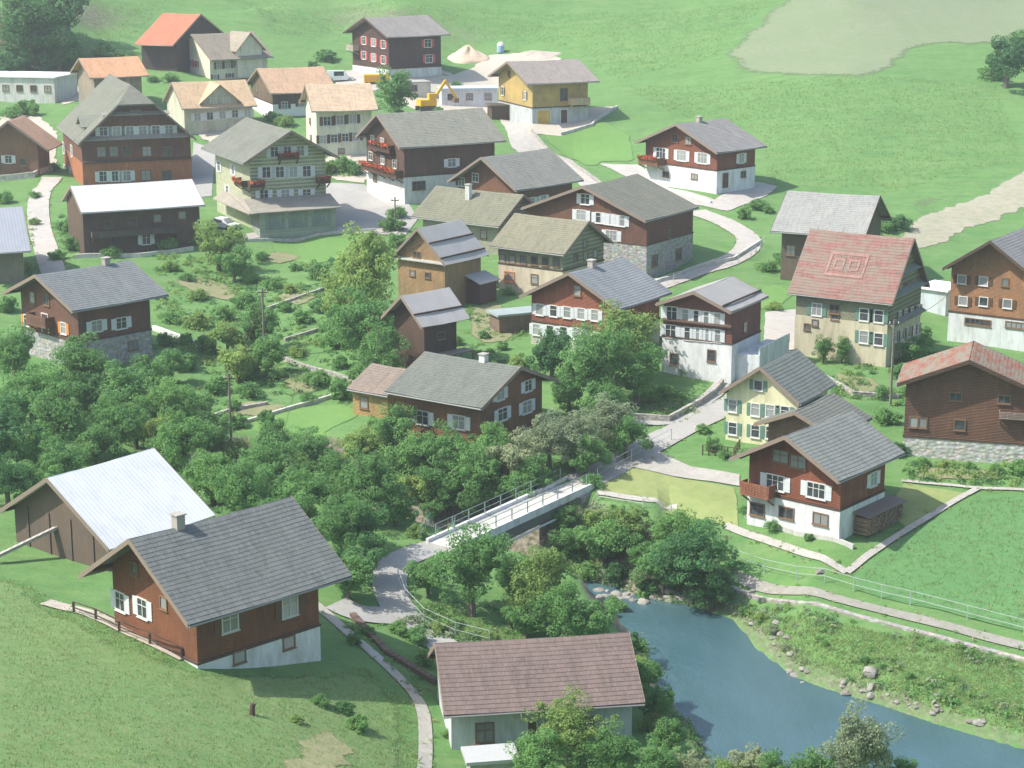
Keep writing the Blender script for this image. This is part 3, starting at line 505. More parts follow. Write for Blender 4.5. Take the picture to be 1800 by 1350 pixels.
# ------------------------------------------------------------ houses
ST = {  # wall, plinth, roof, category, label
'front': (wood((.2,.075,.035)), plaster((.7,.74,.78)), tiles((0.126,0.135,0.14), .4), 'house', 'large dark wooden chalet with grey tiled roof and white basement, nearest on the left'),
'whitebarn': (wood((.3,.22,.17), True), None, metal_roof((.62,.64,.66)), 'barn', 'weathered plank barn with a bright white roof behind the large chalet'),
'bottom': (plaster((.6,.64,.68)), None, tiles((0.149,0.112,0.108), .35), 'house', 'white house with a brownish purple tiled roof at the bottom by the river'),
'rightchalet': (wood((.23,.075,.04)), plaster((.74,.76,.78)), tiles((0.171,0.18,0.18), .3), 'house', 'reddish brown chalet with white basement and balcony above the river meadow'),
'cream': (plaster((.74,.72,.48)), None, tiles((0.153,0.167,0.162), .3), 'house', 'narrow cream yellow house with dark grey roof and green shutters'),
'mossbarn': (wood((.16,.08,.05)), stone((.5,.5,.47)), tiles((.22,.085,.06), .5, .9), 'barn', 'dark timber barn with mottled mossy red roof on a pale stone base'),
'redroof': (shingle((.2,.2,.14)), plaster((.62,.57,.42)), tiles((.205,.1,.092), .5, .6), 'house', 'big cream house with a steep patterned red tile roof'),
'greybarn': (wood((.13,.1,.07)), None, tiles((0.248,0.248,0.248), .2), 'barn', 'barn with plain light grey roof just behind the red roofed house'),
'rightbrown': (wood((.34,.17,.085)), plaster((.7,.74,.76)), tiles((0.205,0.198,0.211), .2), 'house', 'light brown timber house over a white basement with long slit windows'),
'hill': (wood((.21,.07,.038)), plaster((.76,.78,.8)), tiles((0.205,0.198,0.205), .2), 'house', 'red brown chalet with white basement alone on the meadow slope'),
'yellow': (wood((.5,.34,.12)), plaster((.5,.54,.55)), tiles((0.254,0.223,0.217), .2), 'house', 'new yellow timber chalet with a yellow garage door'),
'top': (wood((.085,.045,.035)), plaster((.66,.7,.7)), tiles((0.236,0.217,0.217), .2), 'house', 'dark brown chalet with red shutters at the top edge of the village'),
'long': (wood((.13,.07,.045)), plaster((.68,.7,.7)), tiles((0.198,0.198,0.174), .25), 'house', 'long dark wooden house with flowered gable and white basement at the square'),
'mid14': (wood((.17,.075,.042)), None, tiles((0.205,0.205,0.192), .25), 'house', 'brown chalet with grey roof between the long house and the green slope'),
'dark15': (wood((.15,.065,.038)), stone((.34,.35,.33)), tiles((0.155,0.155,0.133), .25), 'house', 'broad dark chalet with bright window row and stone base beside the curving lane'),
'mid16': (shingle((.26,.26,.2)), None, tiles((0.155,0.155,0.118), .3), 'house', 'house with olive grey roof and a white chimney in the village centre'),
'mid17': (shingle((.25,.26,.18)), plaster((.62,.54,.42)), tiles((0.174,0.167,0.124), .3), 'house', 'green shingled house with cream ground floor and an orange window'),
'shed18': (wood((.34,.21,.1)), None, metal_roof((.38,.37,.37)), 'barn', 'old log barn with silvery board roof, the higher of the two small barns'),
'shed19': (wood((.09,.055,.038)), None, metal_roof((.38,.37,.37)), 'barn', 'low dark log barn with silvery board roof, below the other small barn'),
'tree19': (wood((.27,.09,.05)), shingle((.42,.43,.34)), tiles((0.192,0.205,0.229), .2), 'house', 'red brown chalet with bluish grey roof half hidden by the big tree'),
'white20': (wood((.19,.075,.055)), plaster((.76,.78,.8)), metal_roof((.32,.315,.31)), 'house', 'chalet with two rows of white framed windows over a white basement'),
'mid21': (wood((.2,.095,.045)), None, tiles((0.125,0.135,0.125), .2), 'house', 'brown wooden house with greenish grey roof above the riverside trees'),
'annex21': (wood((.42,.26,.1)), None, tiles((0.2,0.16,0.14), .3), 'shed', 'small brownish roofed annex on the left end of the brown house'),
'annex5': (wood((.2,.11,.07)), None, tiles((0.136,0.143,0.136), .2), 'shed', 'small grey roofed shed between the cream house and the river chalet'),
'left22': (wood((.16,.075,.05)), stone((.34,.34,.33)), tiles((0.155,0.167,0.18), .25), 'house', 'brown chalet with grey roof and orange shutters above the left thicket'),
'metal23': (wood((.12,.075,.05)), None, metal_roof((.52,.53,.55)), 'barn', 'dark wooden barn with long pale sheet roof in front of the inn'),
'flower25': (shingle((.38,.39,.27)), None, tiles((0.14,0.145,0.13), .25), 'house', 'greenish shingled house with flowered balconies above a garage row'),
'hotel24': (wood((.17,.075,.045)), wood((.42,.155,.07)), tiles((0.14,0.145,0.125), .3), 'inn', 'big brown and orange inn with half hipped roof and pent roofs'),
'orange26': (wood((.075,.05,.04)), None, tiles((0.496,0.16,0.104), .12), 'barn', 'dark barn with bright orange red roof at the top left'),
'beige28': (wood((.16,.11,.07)), None, tiles((0.4,0.272,0.192), .3), 'house', 'dark house with tan tiled roof left of the white house'),
'white29': (plaster((.74,.72,.58)), None, tiles((0.44,0.336,0.248), .25), 'house', 'white house with salmon tan roof and two window rows'),
'beige30': (plaster((.56,.55,.45)), None, tiles((0.416,0.304,0.208), .3), 'house', 'pale house with tan roof and a wide gabled dormer behind the inn'),
'orange31': (wood((.3,.24,.18)), None, tiles((0.48,0.272,0.168), .25), 'house', 'small house with light orange roof behind the inn'),
'small33': (wood((.23,.12,.07)), None, tiles((0.44,0.272,0.192), .25), 'house', 'small brown gabled house at the left edge beside the inn'),
'blue34': (wood((.24,.2,.15)), None, metal_roof((.3,.32,.37)), 'barn', 'barn with blue grey roof cut by the left edge'),
'white27': (plaster((.74,.72,.58)), None, tiles((0.248,0.217,0.18), .3), 'house', 'white many windowed house with a cross gable behind the roofs at top left'),
}
SHC = {'w': flat((.6,.63,.66)), 'b': flat((.12,.07,.045)), 'g': flat((.13,.24,.19)), 'r': flat((.5,.1,.1)), 'or': flat((.7,.25,.05))}
FR = flat((.6,.6,.58)); FRB = flat((.2,.12,.07)); TRIM = flat((.24,.19,.155)); GUT = flat((.25,.26,.26), .5); DARKW = wood((.1,.06,.04))
DOORB = wood((.12,.07,.045), True); GAR = wood((.62,.4,.1), True); ORG = flat((.75,.24,.04)); CHIM = plaster((.42,.38,.35)); CHW = plaster((.7,.72,.72))
MCACHE = {}; RW = random.Random(3)
def window_meshes(w, h, st):
    key = (w, h, st)
    if key in MCACHE: return MCACHE[key]
    f = MB(); c = .09
    fm = FR if st in 'wbgro' or st == 'or' else FRB if st == 'n' else FR
    f.box(-w/2-c, -.07, -h/2-c, w/2+c, -.002, -h/2); f.box(-w/2-c, -.07, h/2, w/2+c, -.002, h/2+c)
    f.box(-w/2-c, -.07, -h/2, -w/2, -.002, h/2); f.box(w/2, -.07, -h/2, w/2+c, -.002, h/2)
    n = max(1, round(w / .55))
    for i in range(1, n): x = -w/2 + w*i/n; f.box(x-.03, -.06, -h/2, x+.03, -.003, h/2)
    if h > .8: f.box(-w/2, -.055, h*.12, w/2, -.0035, h*.12+.045)
    f.box(-w/2-c-.06, -.13, -h/2-c-.05, w/2+c+.06, -.001, -h/2-c)
    g = MB().box(-w/2, -.025, -h/2, w/2, -.001, h/2)
    s = None
    if st in SHC:
        sw = min(.5, w * .5); s = MB().box(0, -.06, -h/2-.04, sw, -.012, h/2+.04)
        for q in range(1, 5): s.box(.05, -.075, -h/2 + h*q/5 - .05, sw-.05, -.0605, -h/2 + h*q/5 + .02)
        s = (s.mesh('shutter', SHC[st]), sw)
    MCACHE[key] = (f.mesh('window', ORG if st == 'o' else fm), g.mesh('pane', glass()), s, c)
    return MCACHE[key]
def put_window(root, M, w, h, st):
    if st in 'dy':
        m = MB().box(-w/2, -.06, -h/2, w/2, -.002, h/2)
        for i in range(1, max(2, round(w/.5))): x = -w/2 + i*w/max(2, round(w/.5)); m.box(x-.015, -.07, -h/2+.05, x+.015, -.0605, h/2-.05)
        o = m.build('door' if st == 'd' else 'garage_door', DOORB if st == 'd' else GAR, root); o.matrix_local = M
        if st == 'y': tag(o, 'yellow wooden garage door')
        fr = MB().box(-w/2-.1, -.08, -h/2, -w/2-.002, -.002, h/2).box(w/2+.002, -.08, -h/2, w/2+.1, -.002, h/2).box(-w/2-.1, -.08, h/2+.002, w/2+.1, -.002, h/2+.1)
        fr.build('frame', FR, o); return
    f, g, s, c = window_meshes(w, h, st)
    o = link('window', f, root); o.matrix_local = M
    link('pane', g, o)
    if s:
        for sx in (-w/2-c-.01-s[1], w/2+c+.01): link('shutter', s[0], o, (sx, 0, 0))
def facemat(hd, f, k, z):
    s = hd['s']; x, y, zz, th, L, W, he, ri, og, oe = hd['p']
    e = .045 if hd['ph'] > .2 and z < hd['ph'] + .1 else 0
    if f == 'G': return Matrix.Translation((-e, k, z)) @ Matrix.Rotation(R(-90), 4, 'Z')
    return Matrix.Translation((k, s*(W/2+e), z)) @ Matrix.Rotation(0 if s < 0 else R(180), 4, 'Z')
def roof_mesh(x0, x1, yc, hw_, zr, ze, course=.34, th=.16, sides=(-1, 1), step=.022):
    m = MB()
    for sg in sides:
        a = Vector((0, 0, zr)); b = Vector((0, sg*hw_, ze)); d = (b-a); Ln = d.length; d /= Ln
        n = Vector((0, -sg*d.z*1.0, abs(d.y))); n = Vector((0, -d.z*sg if False else (abs(d.z) * sg), abs(d.y))).normalized()
        N = max(1, round(Ln / course)); prof = [a + n*.012]
        prof = [a + n*.012, a + n*th]
        for i in range(N):
            t1 = Ln*(i+1)/N; prof.append(a + d*t1 + n*(th+step))
            if i < N-1: prof.append(a + d*t1 + n*th)
        prof.append(b + n*.012)
        k = len(prof); NS = max(3, round((x1-x0)/1.1)); v = []; fc = [tuple(range(k)), tuple(range(NS*k, (NS+1)*k))[::-1]]
        for j in range(NS+1):                                # old roofs: a little sag and waviness
            u = j/NS; xx = x0+(x1-x0)*u; sag = (-.07*math.sin(math.pi*u) + RW.uniform(-.018, .018)) * (0 < j < NS)
            v += [(xx, p.y + yc, p.z + (0 if i in (0, k-1) else sag)) for i, p in enumerate(prof)]
        for j in range(NS): fc += [(j*k+i, j*k+(i+1) % k, (j+1)*k+(i+1) % k, (j+1)*k+i) for i in range(k)]
        m.poly(v, fc)
    return m
def house(key):
    hd = H[key]; wall, pl, rm, cat, lab = ST[key]
    s = hd['s']; x, y, z, th, L, W, he, ri, og, oe = hd['p']; ph = hd['ph']
    root = empty({'barn': 'barn', 'house': 'house', 'shed': 'shed', 'inn': 'inn'}[cat], (x, y, z), th, label=lab, cat=cat)
    slope = ri / (W/2); base = -2.5
    hip = 2.8 if key == 'hotel24' else 0; hf = .34
    zw = ph if ph > .2 else base
    # wall prism
    yc = W/2*hf; zc = he + ri*(1-hf)
    pr = [(-W/2, zw), (-W/2, he), (0, he+ri), (W/2, he), (W/2, zw)] if not hip else [(-W/2, zw), (-W/2, he), (-yc, zc), (yc, zc), (W/2, he), (W/2, zw)]
    m = MB(); k = len(pr)
    back = pr if not hip else pr
    m.poly([(0, a, b) for a, b in pr] + [(L, a, b) for a, b in back], [tuple(range(k))[::-1], tuple(range(k, 2*k))] + [(i, (i+1) % k, k+(i+1) % k, k+i) for i in range(k)])
    m.build('wall', wall, root)
    if ph > .2:
        e = .0 if key not in ('hotel24',) else 0.0
        MB().box(-.04+e, -W/2-.04, base, L+.04, W/2+.04, ph-.003).build('plinth' if key != 'hotel24' else 'lower_storey', pl, root)
        if key not in ('redroof', 'hotel24'):                # sill beam where the timber meets the masonry
            MB().box(-.09, -W/2-.09, ph, L+.09, W/2+.09, ph+.16).build('sill_beam', DARKW if cat != 'x' else wall, root)
    # roof
    if not hip:
        mt = rm.name.startswith(('sheet', 'paint')); rf = roof_mesh(-og, L+og, 0, W/2+oe, he+ri, he-slope*oe, 99 if mt else .34, .16, (-1, 1), .0 if mt else .022).build('roof', rm, root)
    else:
        m = roof_mesh(hip, L+og, 0, W/2+oe, he+ri, he-slope*oe)
        zr = he+ri; ze = he-slope*oe; hwd = W/2+oe; T = (0, 0, .2)
        for sg in (-1, 1):
            m.slab([(hip, 0, zr), (hip, sg*hwd, ze), (-og, sg*hwd, ze), (-og, sg*yc, zc)], T)
        m.slab([(-og, -yc, zc), (-og, yc, zc), (hip+.02, 0, zr)], (0, 0, .21))
        rf = m.build('roof', rm, root)
    # barge boards and gutters
    n_ = math.hypot(1, slope)
    for xx in (-og-.05, L+og+.003):
        for sg in (-1, 1):
            a = Vector((xx, 0, he+ri)); b = Vector((xx, sg*(W/2+oe), he-slope*oe))
            if hip and xx < 0: a = Vector((xx, sg*yc, zc))
            MB().slab([a+Vector((0,0,-.16)), b+Vector((0,0,-.16)), b+Vector((0,0,.19)), a+Vector((0,0,.19))], (.047, 0, 0)).build('bargeboard', TRIM if key not in ('mossbarn', 'rightbrown', 'greybarn', 'top') else DARKW, rf)
    if key not in ('shed18', 'shed19', 'whitebarn'):
        for sg in (-1, 1):
            yy = sg*(W/2+oe+.07); zz = he-slope*oe-.02
            MB().tube([(-og, yy, zz), (L+og, yy, zz)], .07, 6).build('gutter', GUT, rf)
    # rafters under the eaves, purlins under the gable overhang
    if og > .5:
        for yy in ([-W/2+.1, 0, W/2-.1] if not hip else [-W/2+.1, W/2-.1]):
            zz = he + ri*(1-abs(yy)/(W/2)) - .14; MB().box(-og+.08, yy-.09, zz-.1, -.002, yy+.09, zz+.08).build('purlin', DARKW, root)
    if hd['ch']:
        cx, ct = hd['ch']; ct = max(ct, .7)
        cy = 0
        if key == 'mid16': cx, cy, ct = 6.2, W*.18, .9
        top = he+ri+ct
        zb = he + ri*(1-abs(cy)/(W/2)) - .3
        c = MB().box(cx-.3, cy-.3, zb, cx+.3, cy+.3, top).build('chimney', CHW if key in ('mid16', 'mid21') else CHIM, rf)
        MB().box(cx-.38, cy-.38, top+.003, cx+.38, cy+.38, top+.09).build('cap', CONC, c)
    for f, k, zz, w_, h_, st in hd['w']: put_window(root, facemat(hd, f, k, zz), w_, h_, st)
    return root, hd
def balcony(root, hd, f, k0, k1, z, depth=1.1, mat=DARKW, flowers=None, rail=.95):
    M = facemat(hd, f, (k0+k1)/2, z); w_ = abs(k1-k0)
    m = MB().box(-w_/2, -depth, -.12, w_/2, -.005, 0).box(-w_/2, -depth, .003, w_/2, -depth+.06, rail)
    m.box(-w_/2, -depth+.062, .003, -w_/2+.06, -.005, rail).box(w_/2-.06, -depth+.062, .003, w_/2, -.005, rail)
    for q in np.arange(-w_/2+.2, w_/2, .28): m.box(q, -depth-.025, .1, q+.03, -depth-.002, rail-.08)
    for q in np.linspace(-w_/2+.15, w_/2-.15, max(2, int(w_/2))): m.bar((q, -.01, -.75), (q, -depth+.1, -.18), .12)
    o = m.build('balcony', mat, root); o.matrix_local = M
    if flowers:
        v = []; fc = []
        for i in range(int(w_*110)):
            c = Vector((random.uniform(-w_/2, w_/2), -depth-.12+random.gauss(0, .1), rail-.08+random.gauss(0, .12)))
            a = Vector([random.gauss(0, 1) for _ in range(3)]).normalized()*.07; b = a.orthogonal().normalized()*.07
            q = len(v); v += [c-a-b, c+a-b, c+a+b, c-a+b]; fc.append((q, q+1, q+2, q+3))
        me = bpy.data.meshes.new('flowers'); me.from_pydata([tuple(p) for p in v], [], fc); me.materials.append(FLM); me.materials.append(LEAFM); me.update()
        for i, p in enumerate(me.polygons): p.material_index = i % 3 == 0
        tag(link('flowers', me, o))
    return o
FLM = flat((.6,.08,.03)); LEAFM = flat((.07,.14,.03))
def pent(root, hd, f, k0, k1, z, depth, mat, drop=.45):
    M = facemat(hd, f, (k0+k1)/2, z); w_ = abs(k1-k0)
    o = MB().slab([(-w_/2, -.005, 0), (w_/2, -.005, 0), (w_/2, -depth, -drop), (-w_/2, -depth, -drop)], (0, 0, .1)).build('pent_roof', mat, root)
    o.matrix_local = M; return o
def dormer(root, hd, cx, wd, zbot, zwall, zap, y_out, wall, rmat, wins, dep=5.0):
    s = hd['s']; x, y, z, th, L, W, he, ri, og, oe = hd['p']
    T = Matrix.Translation((cx, s*(W/2+y_out), 0)) @ Matrix.Rotation(0 if s < 0 else R(180), 4, 'Z')   # local -y = outward
    m = MB(); pr = [(-wd/2, zbot), (wd/2, zbot), (wd/2, zwall), (0, zap), (-wd/2, zwall)]
    m.poly([(a, 0, b) for a, b in pr] + [(a, dep*.8, b) for a, b in pr], [(0,1,2,3,4), (9,8,7,6,5)] + [(i, (i+1) % 5, 5+(i+1) % 5, 5+i) for i in range(5)])
    o = m.build('dormer', wall, root); o.matrix_local = T
    sl = (zap-zwall)/(wd/2); e = .5; m = MB()
    for sg in (-1, 1):
        m.slab([(0, -.6, zap+.012), (sg*(wd/2+e), -.6, zwall-sl*e+.012), (sg*(wd/2+e), dep, zwall-sl*e+.012), (0, dep, zap+.012)], (0, 0, .16))
    m.build('dormer_roof', rmat, o)
    f, g, sh, c = window_meshes(.9, 1.0, 'w')
    for wx, wz in wins:
        q = link('window', f, o, (wx, 0, wz))
    return o
BUILT = {k: house(k) for k in H}
def B(k): return BUILT[k]
r, h = B('rightchalet'); W_ = h['p'][5]; balcony(r, h, 'G', 4.2, 1.6, 2.15, 1.0, wood((.3,.11,.06)))
r, h = B('mossbarn'); balcony(r, h, 'G', -5, -2.6, 4.0, .7, wood((.3,.2,.16)), rail=.5)
r, h = B('yellow'); balcony(r, h, 'S', 6.0, 9.2, 2.2, 1.6, wood((.6,.42,.25)))
r, h = B('left22'); balcony(r, h, 'G', 2.6, -.8, 3.6, 1.0, wood((.2,.1,.06)))
r, h = B('hill'); balcony(r, h, 'G', 6.4, 2.8, 2.85, 1.5, wood((.24,.1,.05)), True)
r, h = B('top'); balcony(r, h, 'G', 6.4, 4.0, 3.9, 1.3, wood((.5,.42,.3)))
r, h = B('long'); balcony(r, h, 'G', 5.5, -5.5, 3.0, 1.0, wood((.12,.06,.04)), True); balcony(r, h, 'G', 3, -3, 6.0, .8, wood((.12,.06,.04)), True)
r, h = B('metal23'); balcony(r, h, 'S', .8, 11, 2.1, .9, wood((.12,.09,.07)), rail=.6)
r, h = B('flower25'); W_ = h['p'][5]; L_ = h['p'][4]
balcony(r, h, 'G', -1.3, 1.3, 8.2, .6, DARKW, True, .6); balcony(r, h, 'G', -5.2, -3.6, 5.0, 1.1, DARKW, True, .7); balcony(r, h, 'G', 5.3, 3.4, 5.0, 1.0, DARKW, True, .7)
balcony(r, h, 'S', .1, 3.4, 5.0, 1.0, DARKW, True, .7)
m = MB().box(-3.2, -W_/2-.05, -2.5, -.05, W_/2+.05, 2.05); m.build('garage', shingle((.27,.31,.26)), r)
m = MB().slab([(-.05, -W_/2-.5, 3.3), (-3.9, -W_/2-.5, 2.1), (-3.9, W_/2+.9, 2.1), (-.05, W_/2+.9, 3.3)], (0, 0, .16)); m.build('pent_roof', tiles((0.26,0.236,0.211), .2), r)
m = MB().slab([(-.05, W_/2+.05, 3.0), (L_*.75, W_/2+.05, 3.0), (L_*.75, W_/2+1.6, 2.1), (-3.9, W_/2+1.6, 2.1), (-3.9, W_/2+.9, 2.1)], (0, 0, .14)); m.build('pent_roof', tiles((0.26,0.236,0.211), .2), r)
for i in range(3):
    o = MB().box(-1.25, -.07, -1, 1.25, -.002, 1).build('garage_door', wood((.24,.27,.24), True), r); o.matrix_local = Matrix.Translation((-3.2, 3 - i*3.0, .95)) @ Matrix.Rotation(R(-90), 4, 'Z')
r, h = B('hotel24'); W_ = h['p'][5]
pm = tiles((0.26,0.248,0.223), .2)
pent(r, h, 'G', -W_/2, W_/2, 6.75, .95, pm); pent(r, h, 'G', -4.6, 4.6, 9.9, .7, pm, .35); pent(r, h, 'G', -W_/2, W_/2, 3.45, .3, DARKW, .2)
dormer(r, h, 5.2, 4.2, 6.0, 7.9, 9.0, -1.0, h and ST['hotel24'][0], tiles((0.186,0.192,0.167), .3), [(-.9, 7.1), (.9, 7.1)], 5)
r, h = B('beige30'); dormer(r, h, 5.6, 5.6, 3.9, 4.7, 7.1, .1, plaster((.5,.51,.42)), tiles((0.416,0.304,0.208), .3), [(-1, 4.7), (1, 4.7)], 6)
r, h = B('white27'); dormer(r, h, 7.6, 5.0, 0, 5.0, 7.6, .7, plaster((.74,.72,.6)), tiles((0.248,0.217,0.18), .3), [(-1.1, 4.6), (1.1, 4.6), (-1.1, 2.4), (1.1, 2.4), (0, 6.2)], 6)
r, h = B('redroof'); W_ = h['p'][5]
grn = tiles((0.186,0.205,0.186), .2)
pent(r, h, 'G', -W_/2, W_/2, 6.7, .7, grn, .35); pent(r, h, 'G', -3, 3, 8.6, .6, grn, .3); pent(r, h, 'G', -W_/2, W_/2, 3.9, .6, grn, .3)
# lighter tile bands laid in the red roof: a rectangle with two squares
s = h['s']; x, y, z, th, L_, W_, he, ri, og, oe = h['p']; sl = ri/(W_/2); m = MB()
def band(u0, v0, u1, v1):                                    # u along ridge from front gable, v down the slope 0..1
    hw_ = W_/2+oe; nx_ = .2 + .012
    P = [(u, s*hw_*v, he+ri - sl*hw_*v + .235) for u, v in ((u0, v0), (u1, v0), (u1, v1), (u0, v1))]
    m.slab(P, (0, 0, .02))
for (u0, v0, u1, v1) in ((3.1,.33,7.0,.37),(3.1,.66,7.0,.70),(3.1,.37,3.35,.66),(6.75,.37,7.0,.66),
    (3.8,.43,4.9,.46),(3.8,.57,4.9,.60),(3.8,.46,4.0,.57),(4.7,.46,4.9,.57),(5.3,.43,6.4,.46),(5.3,.57,6.4,.60),(5.3,.46,5.5,.57),(6.2,.46,6.4,.57)): band(u0, v0, u1, v1)
m.build('tile_pattern', tiles((.25,.15,.135), .3), r)
r, h = B('white20'); W_ = h['p'][5]; L_ = h['p'][4]
pent(r, h, 'G', -W_/2, W_/2, 5.05, .35, DARKW, .15); 
m = MB().box(1.0, -W_/2-2.4, -2.0, L_+1.5, -W_/2-.05, 2.3).box(.95, -W_/2-2.45, 2.303, L_+1.5, -W_/2-2.3, 3.1); m.build('terrace', plaster((.66,.7,.72)), r)
for key in ('shed18', 'shed19', 'white20'):
    r, h = B(key); s = h['s']; x, y, z, th, L_, W_, he, ri, og, oe = h['p']; sl = ri/(W_/2); hw_ = W_/2+oe
    for v in ((.45, .86) if key == 'shed18' else (.66,) if key == 'shed19' else (.8,)):
        MB().slab([(-og-.1, s*hw_*(v-.015), he+ri-sl*hw_*v+.2), (L_+og+.1, s*hw_*(v-.015), he+ri-sl*hw_*v+.2), (L_+og+.1, s*hw_*(v+.015), he+ri-sl*hw_*v+.2), (-og-.1, s*hw_*(v+.015), he+ri-sl*hw_*v+.2)], (0, 0, .16)).build('roof_beam', DARKW, r)
r, h = B('shed18'); pent(r, h, 'G', -3.4, 3.4, 4.9, .5, metal_roof((.36,.37,.34)), .15)
L_ = h['p'][4]; W_ = h['p'][5]
MB().box(L_-2.6, -W_/2-1.8, -2, L_+.4, -W_/2-.03, 2.3).build('lean_to', wood((.12,.05,.045)), r); MB().slab([(L_-2.9, -W_/2-2.1, 2.25), (L_+.7, -W_/2-2.1, 2.25), (L_+.7, -W_/2-.03, 3.0), (L_-2.9, -W_/2-.03, 3.0)], (0,0,.12)).build('lean_to_roof', metal_roof((.38,.37,.37)), r)
r, h = B('shed19'); L_ = h['p'][4]; W_ = h['p'][5]
m = MB().box(-.6, -W_/2-1.5, 1.35, L_+1.0, -W_/2-.03, 1.5)
for q in np.linspace(-.5, L_+.9, 5): m.box(q-.09, -W_/2-1.5, -2, q+.09, -W_/2-1.32, 1.347)
m.build('porch', wood((.25,.2,.15)), r)
r, h = B('rightbrown'); 
r, h = B('whitebarn'); L_ = h['p'][4]; W_ = h['p'][5]
m = MB()
for q in (-3.6, -1.2, 1.2, 3.6): m.box(-.08, q-.12, -1.5, -.003, q+.12, 3.0)
m.build('post', wood((.14,.1,.08), True), r)

# small flat roofed buildings
def flatbox(name, px, py, rz, L_, W_, h_, wall, roof, label, cat, wins=0, over=.3):
    p = at(px, py); r = empty(name, p, rz, label=label, cat=cat)
    MB().box(-L_/2, -W_/2, -2, L_/2, W_/2, h_).build('wall', wall, r)
    MB().box(-L_/2-over, -W_/2-over, h_+.003, L_/2+over, W_/2+over, h_+.22).build('roof', roof, r)
    f, g, sh, c = window_meshes(1.0, .9, 'n')
    for i in range(wins):
        q = link('window', f, r, (-L_/2 + L_*(i+.5)/wins, -W_/2, h_*.58)); link('pane', g, q)
    return r
flatbox('shed', 1652, 543, R(50), 4, 3.4, 2.4, plaster((.6,.66,.72)), flat((.8,.8,.8)), 'small white flat roofed shed between the red roof and the brown house', 'shed')
flatbox('building', 45, 176, R(-12), 15, 9, 4.2, plaster((.68,.68,.66)), flat((.78,.8,.82)), 'long white flat roofed building at the far left edge', 'building', 6)
flatbox('site_hut', 823, 186, R(8), 9.5, 4, 3.0, plaster((.66,.68,.72)), flat((.5,.6,.72)), 'white site hut with bluish roof left of the yellow chalet', 'hut', 3)
flatbox('wall_shell', 722, 165, R(20), 6, 4, 2.0, plaster((.62,.58,.5)), CONC, 'low unfinished masonry building below the dark top chalet', 'building', 1, .05)
flatbox('shelter', 882, 207, R(15), 4, 3, 2.0, DARKW, wood((.16,.12,.09)), 'small dark open shelter on the upper road', 'shelter')
flatbox('kiosk', 905, 578, R(25), 4.6, 2.4, 1.7, wood((.2,.14,.1)), metal_roof((.3,.36,.36)), 'low dark garden shed left of the red brown chalet', 'shed')
flatbox('canopy', 862, 1362, R(10), 2.6, 1.7, 1.2, plaster((.45,.45,.45)), flat((.42,.43,.43)), 'bright white flat canopy in front of the bottom house', 'canopy')

# ------------------------------------------------------------ bridge, walls, fences, poles, small things
A3 = Vector((*at_z(790, 952, 1.15), 1.15)); B3 = Vector((*at_z(1008, 852, 1.75), 1.75)); dv = (B3 - A3); Lb = dv.length; ang = math.atan2(dv.y, dv.x)
br = empty('bridge', (A3.x, A3.y, A3.z), ang, label='small white concrete road bridge over the tree lined stream', cat='bridge')
rise = (B3.z - A3.z)
MB().slab([(-1, -1.2, -.05), (Lb+1, -1.2, rise-.05), (Lb+1, 1.2, rise-.05), (-1, 1.2, -.05)], (0, 0, -.35)).build('deck', plaster((.55,.55,.52)), br)
for sg in (-1, 1):
    MB().slab([(-1, sg*1.22, -.4), (Lb+1, sg*1.22, rise-.4), (Lb+1, sg*1.22, rise+.22), (-1, sg*1.22, .22)], (0, sg*.25, 0)).build('kerb', plaster((.74,.76,.78)), br)
m = MB()
for k in (-1.2, 0, 1.2): m.slab([(1.2, k-.18, -1.25), (Lb-1.2, k-.18, rise-1.25), (Lb-1.2, k+.18, rise-1.25), (1.2, k+.18, -1.25)], (0, 0, .84))
m.build('girder', flat((.12,.13,.12)), br)
MB().tube([(1.2, -1.62, -1.3), (Lb-1.2, -1.62, rise-1.3)], .09, 8).build('pipe', flat((.5,.56,.55)), br)
for xx in (-1.2, Lb-1.4): MB().box(xx, -1.8, -6, xx+2.6, 1.8, -.45 + (rise if xx > 0 else 0)).build('abutment', stone((.24,.23,.2)), br)
for sg in (-1, 1):
    m = MB()
    for q in np.linspace(0, Lb, 9): m.box(q-.035, sg*1.33-.035, rise*q/Lb+.2, q+.035, sg*1.33+.035, rise*q/Lb+1.15)
    for hh in (.65, 1.13): m.bar((0, sg*1.33, hh), (Lb, sg*1.33, rise+hh), .035)
    m.build('railing', flat((.2,.26,.26)), br)

def wallrun(pts, h, th, mat, label, name='stone_wall', z0=-1.0, group=None, cat='wall'):
    P = [at(*q) for q in pts]; Q = [P[0]]
    for a, b in zip(P, P[1:]):
        n = max(1, int((b-a).length / 1.5)); Q += [a.lerp(b, (i+1)/n) for i in range(n)]
    v = []; f = []
    for i, p in enumerate(Q):
        d = (Q[min(i+1, len(Q)-1)] - Q[max(i-1, 0)]); d.z = 0; d.normalize(); n = Vector((-d.y, d.x, 0)) * th/2; zz = gz(p.x, p.y)
        for q, hh in ((p-n, z0), (p+n, z0), (p+n, h), (p-n, h)): v.append((q.x - Q[0].x, q.y - Q[0].y, zz + hh - Q[0].z))
    for i in range(len(Q)-1):
        a, b = i*4, i*4+4; f += [(a+k, a+(k+1) % 4, b+(k+1) % 4, b+k) for k in range(4)]
    f += [(3,2,1,0), tuple(len(v)-4+k for k in range(4))]
    mb = MB(); mb.poly(v, f); return mb.build(name, mat, None, loc=tuple(Q[0]), label=label, cat=cat, group=group)
SW = stone((.36,.34,.31)); CW = plaster((.6,.59,.56))
wallrun([(1285,1032),(1400,1060),(1500,1082),(1600,1108),(1700,1134),(1800,1160),(1950,1200)], .12, .5, SW, 'long low stone retaining wall under the river road', z0=-.9)
wallrun([(330,748),(410,722),(470,712)], .35, .35, SW, 'low stone terrace wall above the garden lawn, left part')
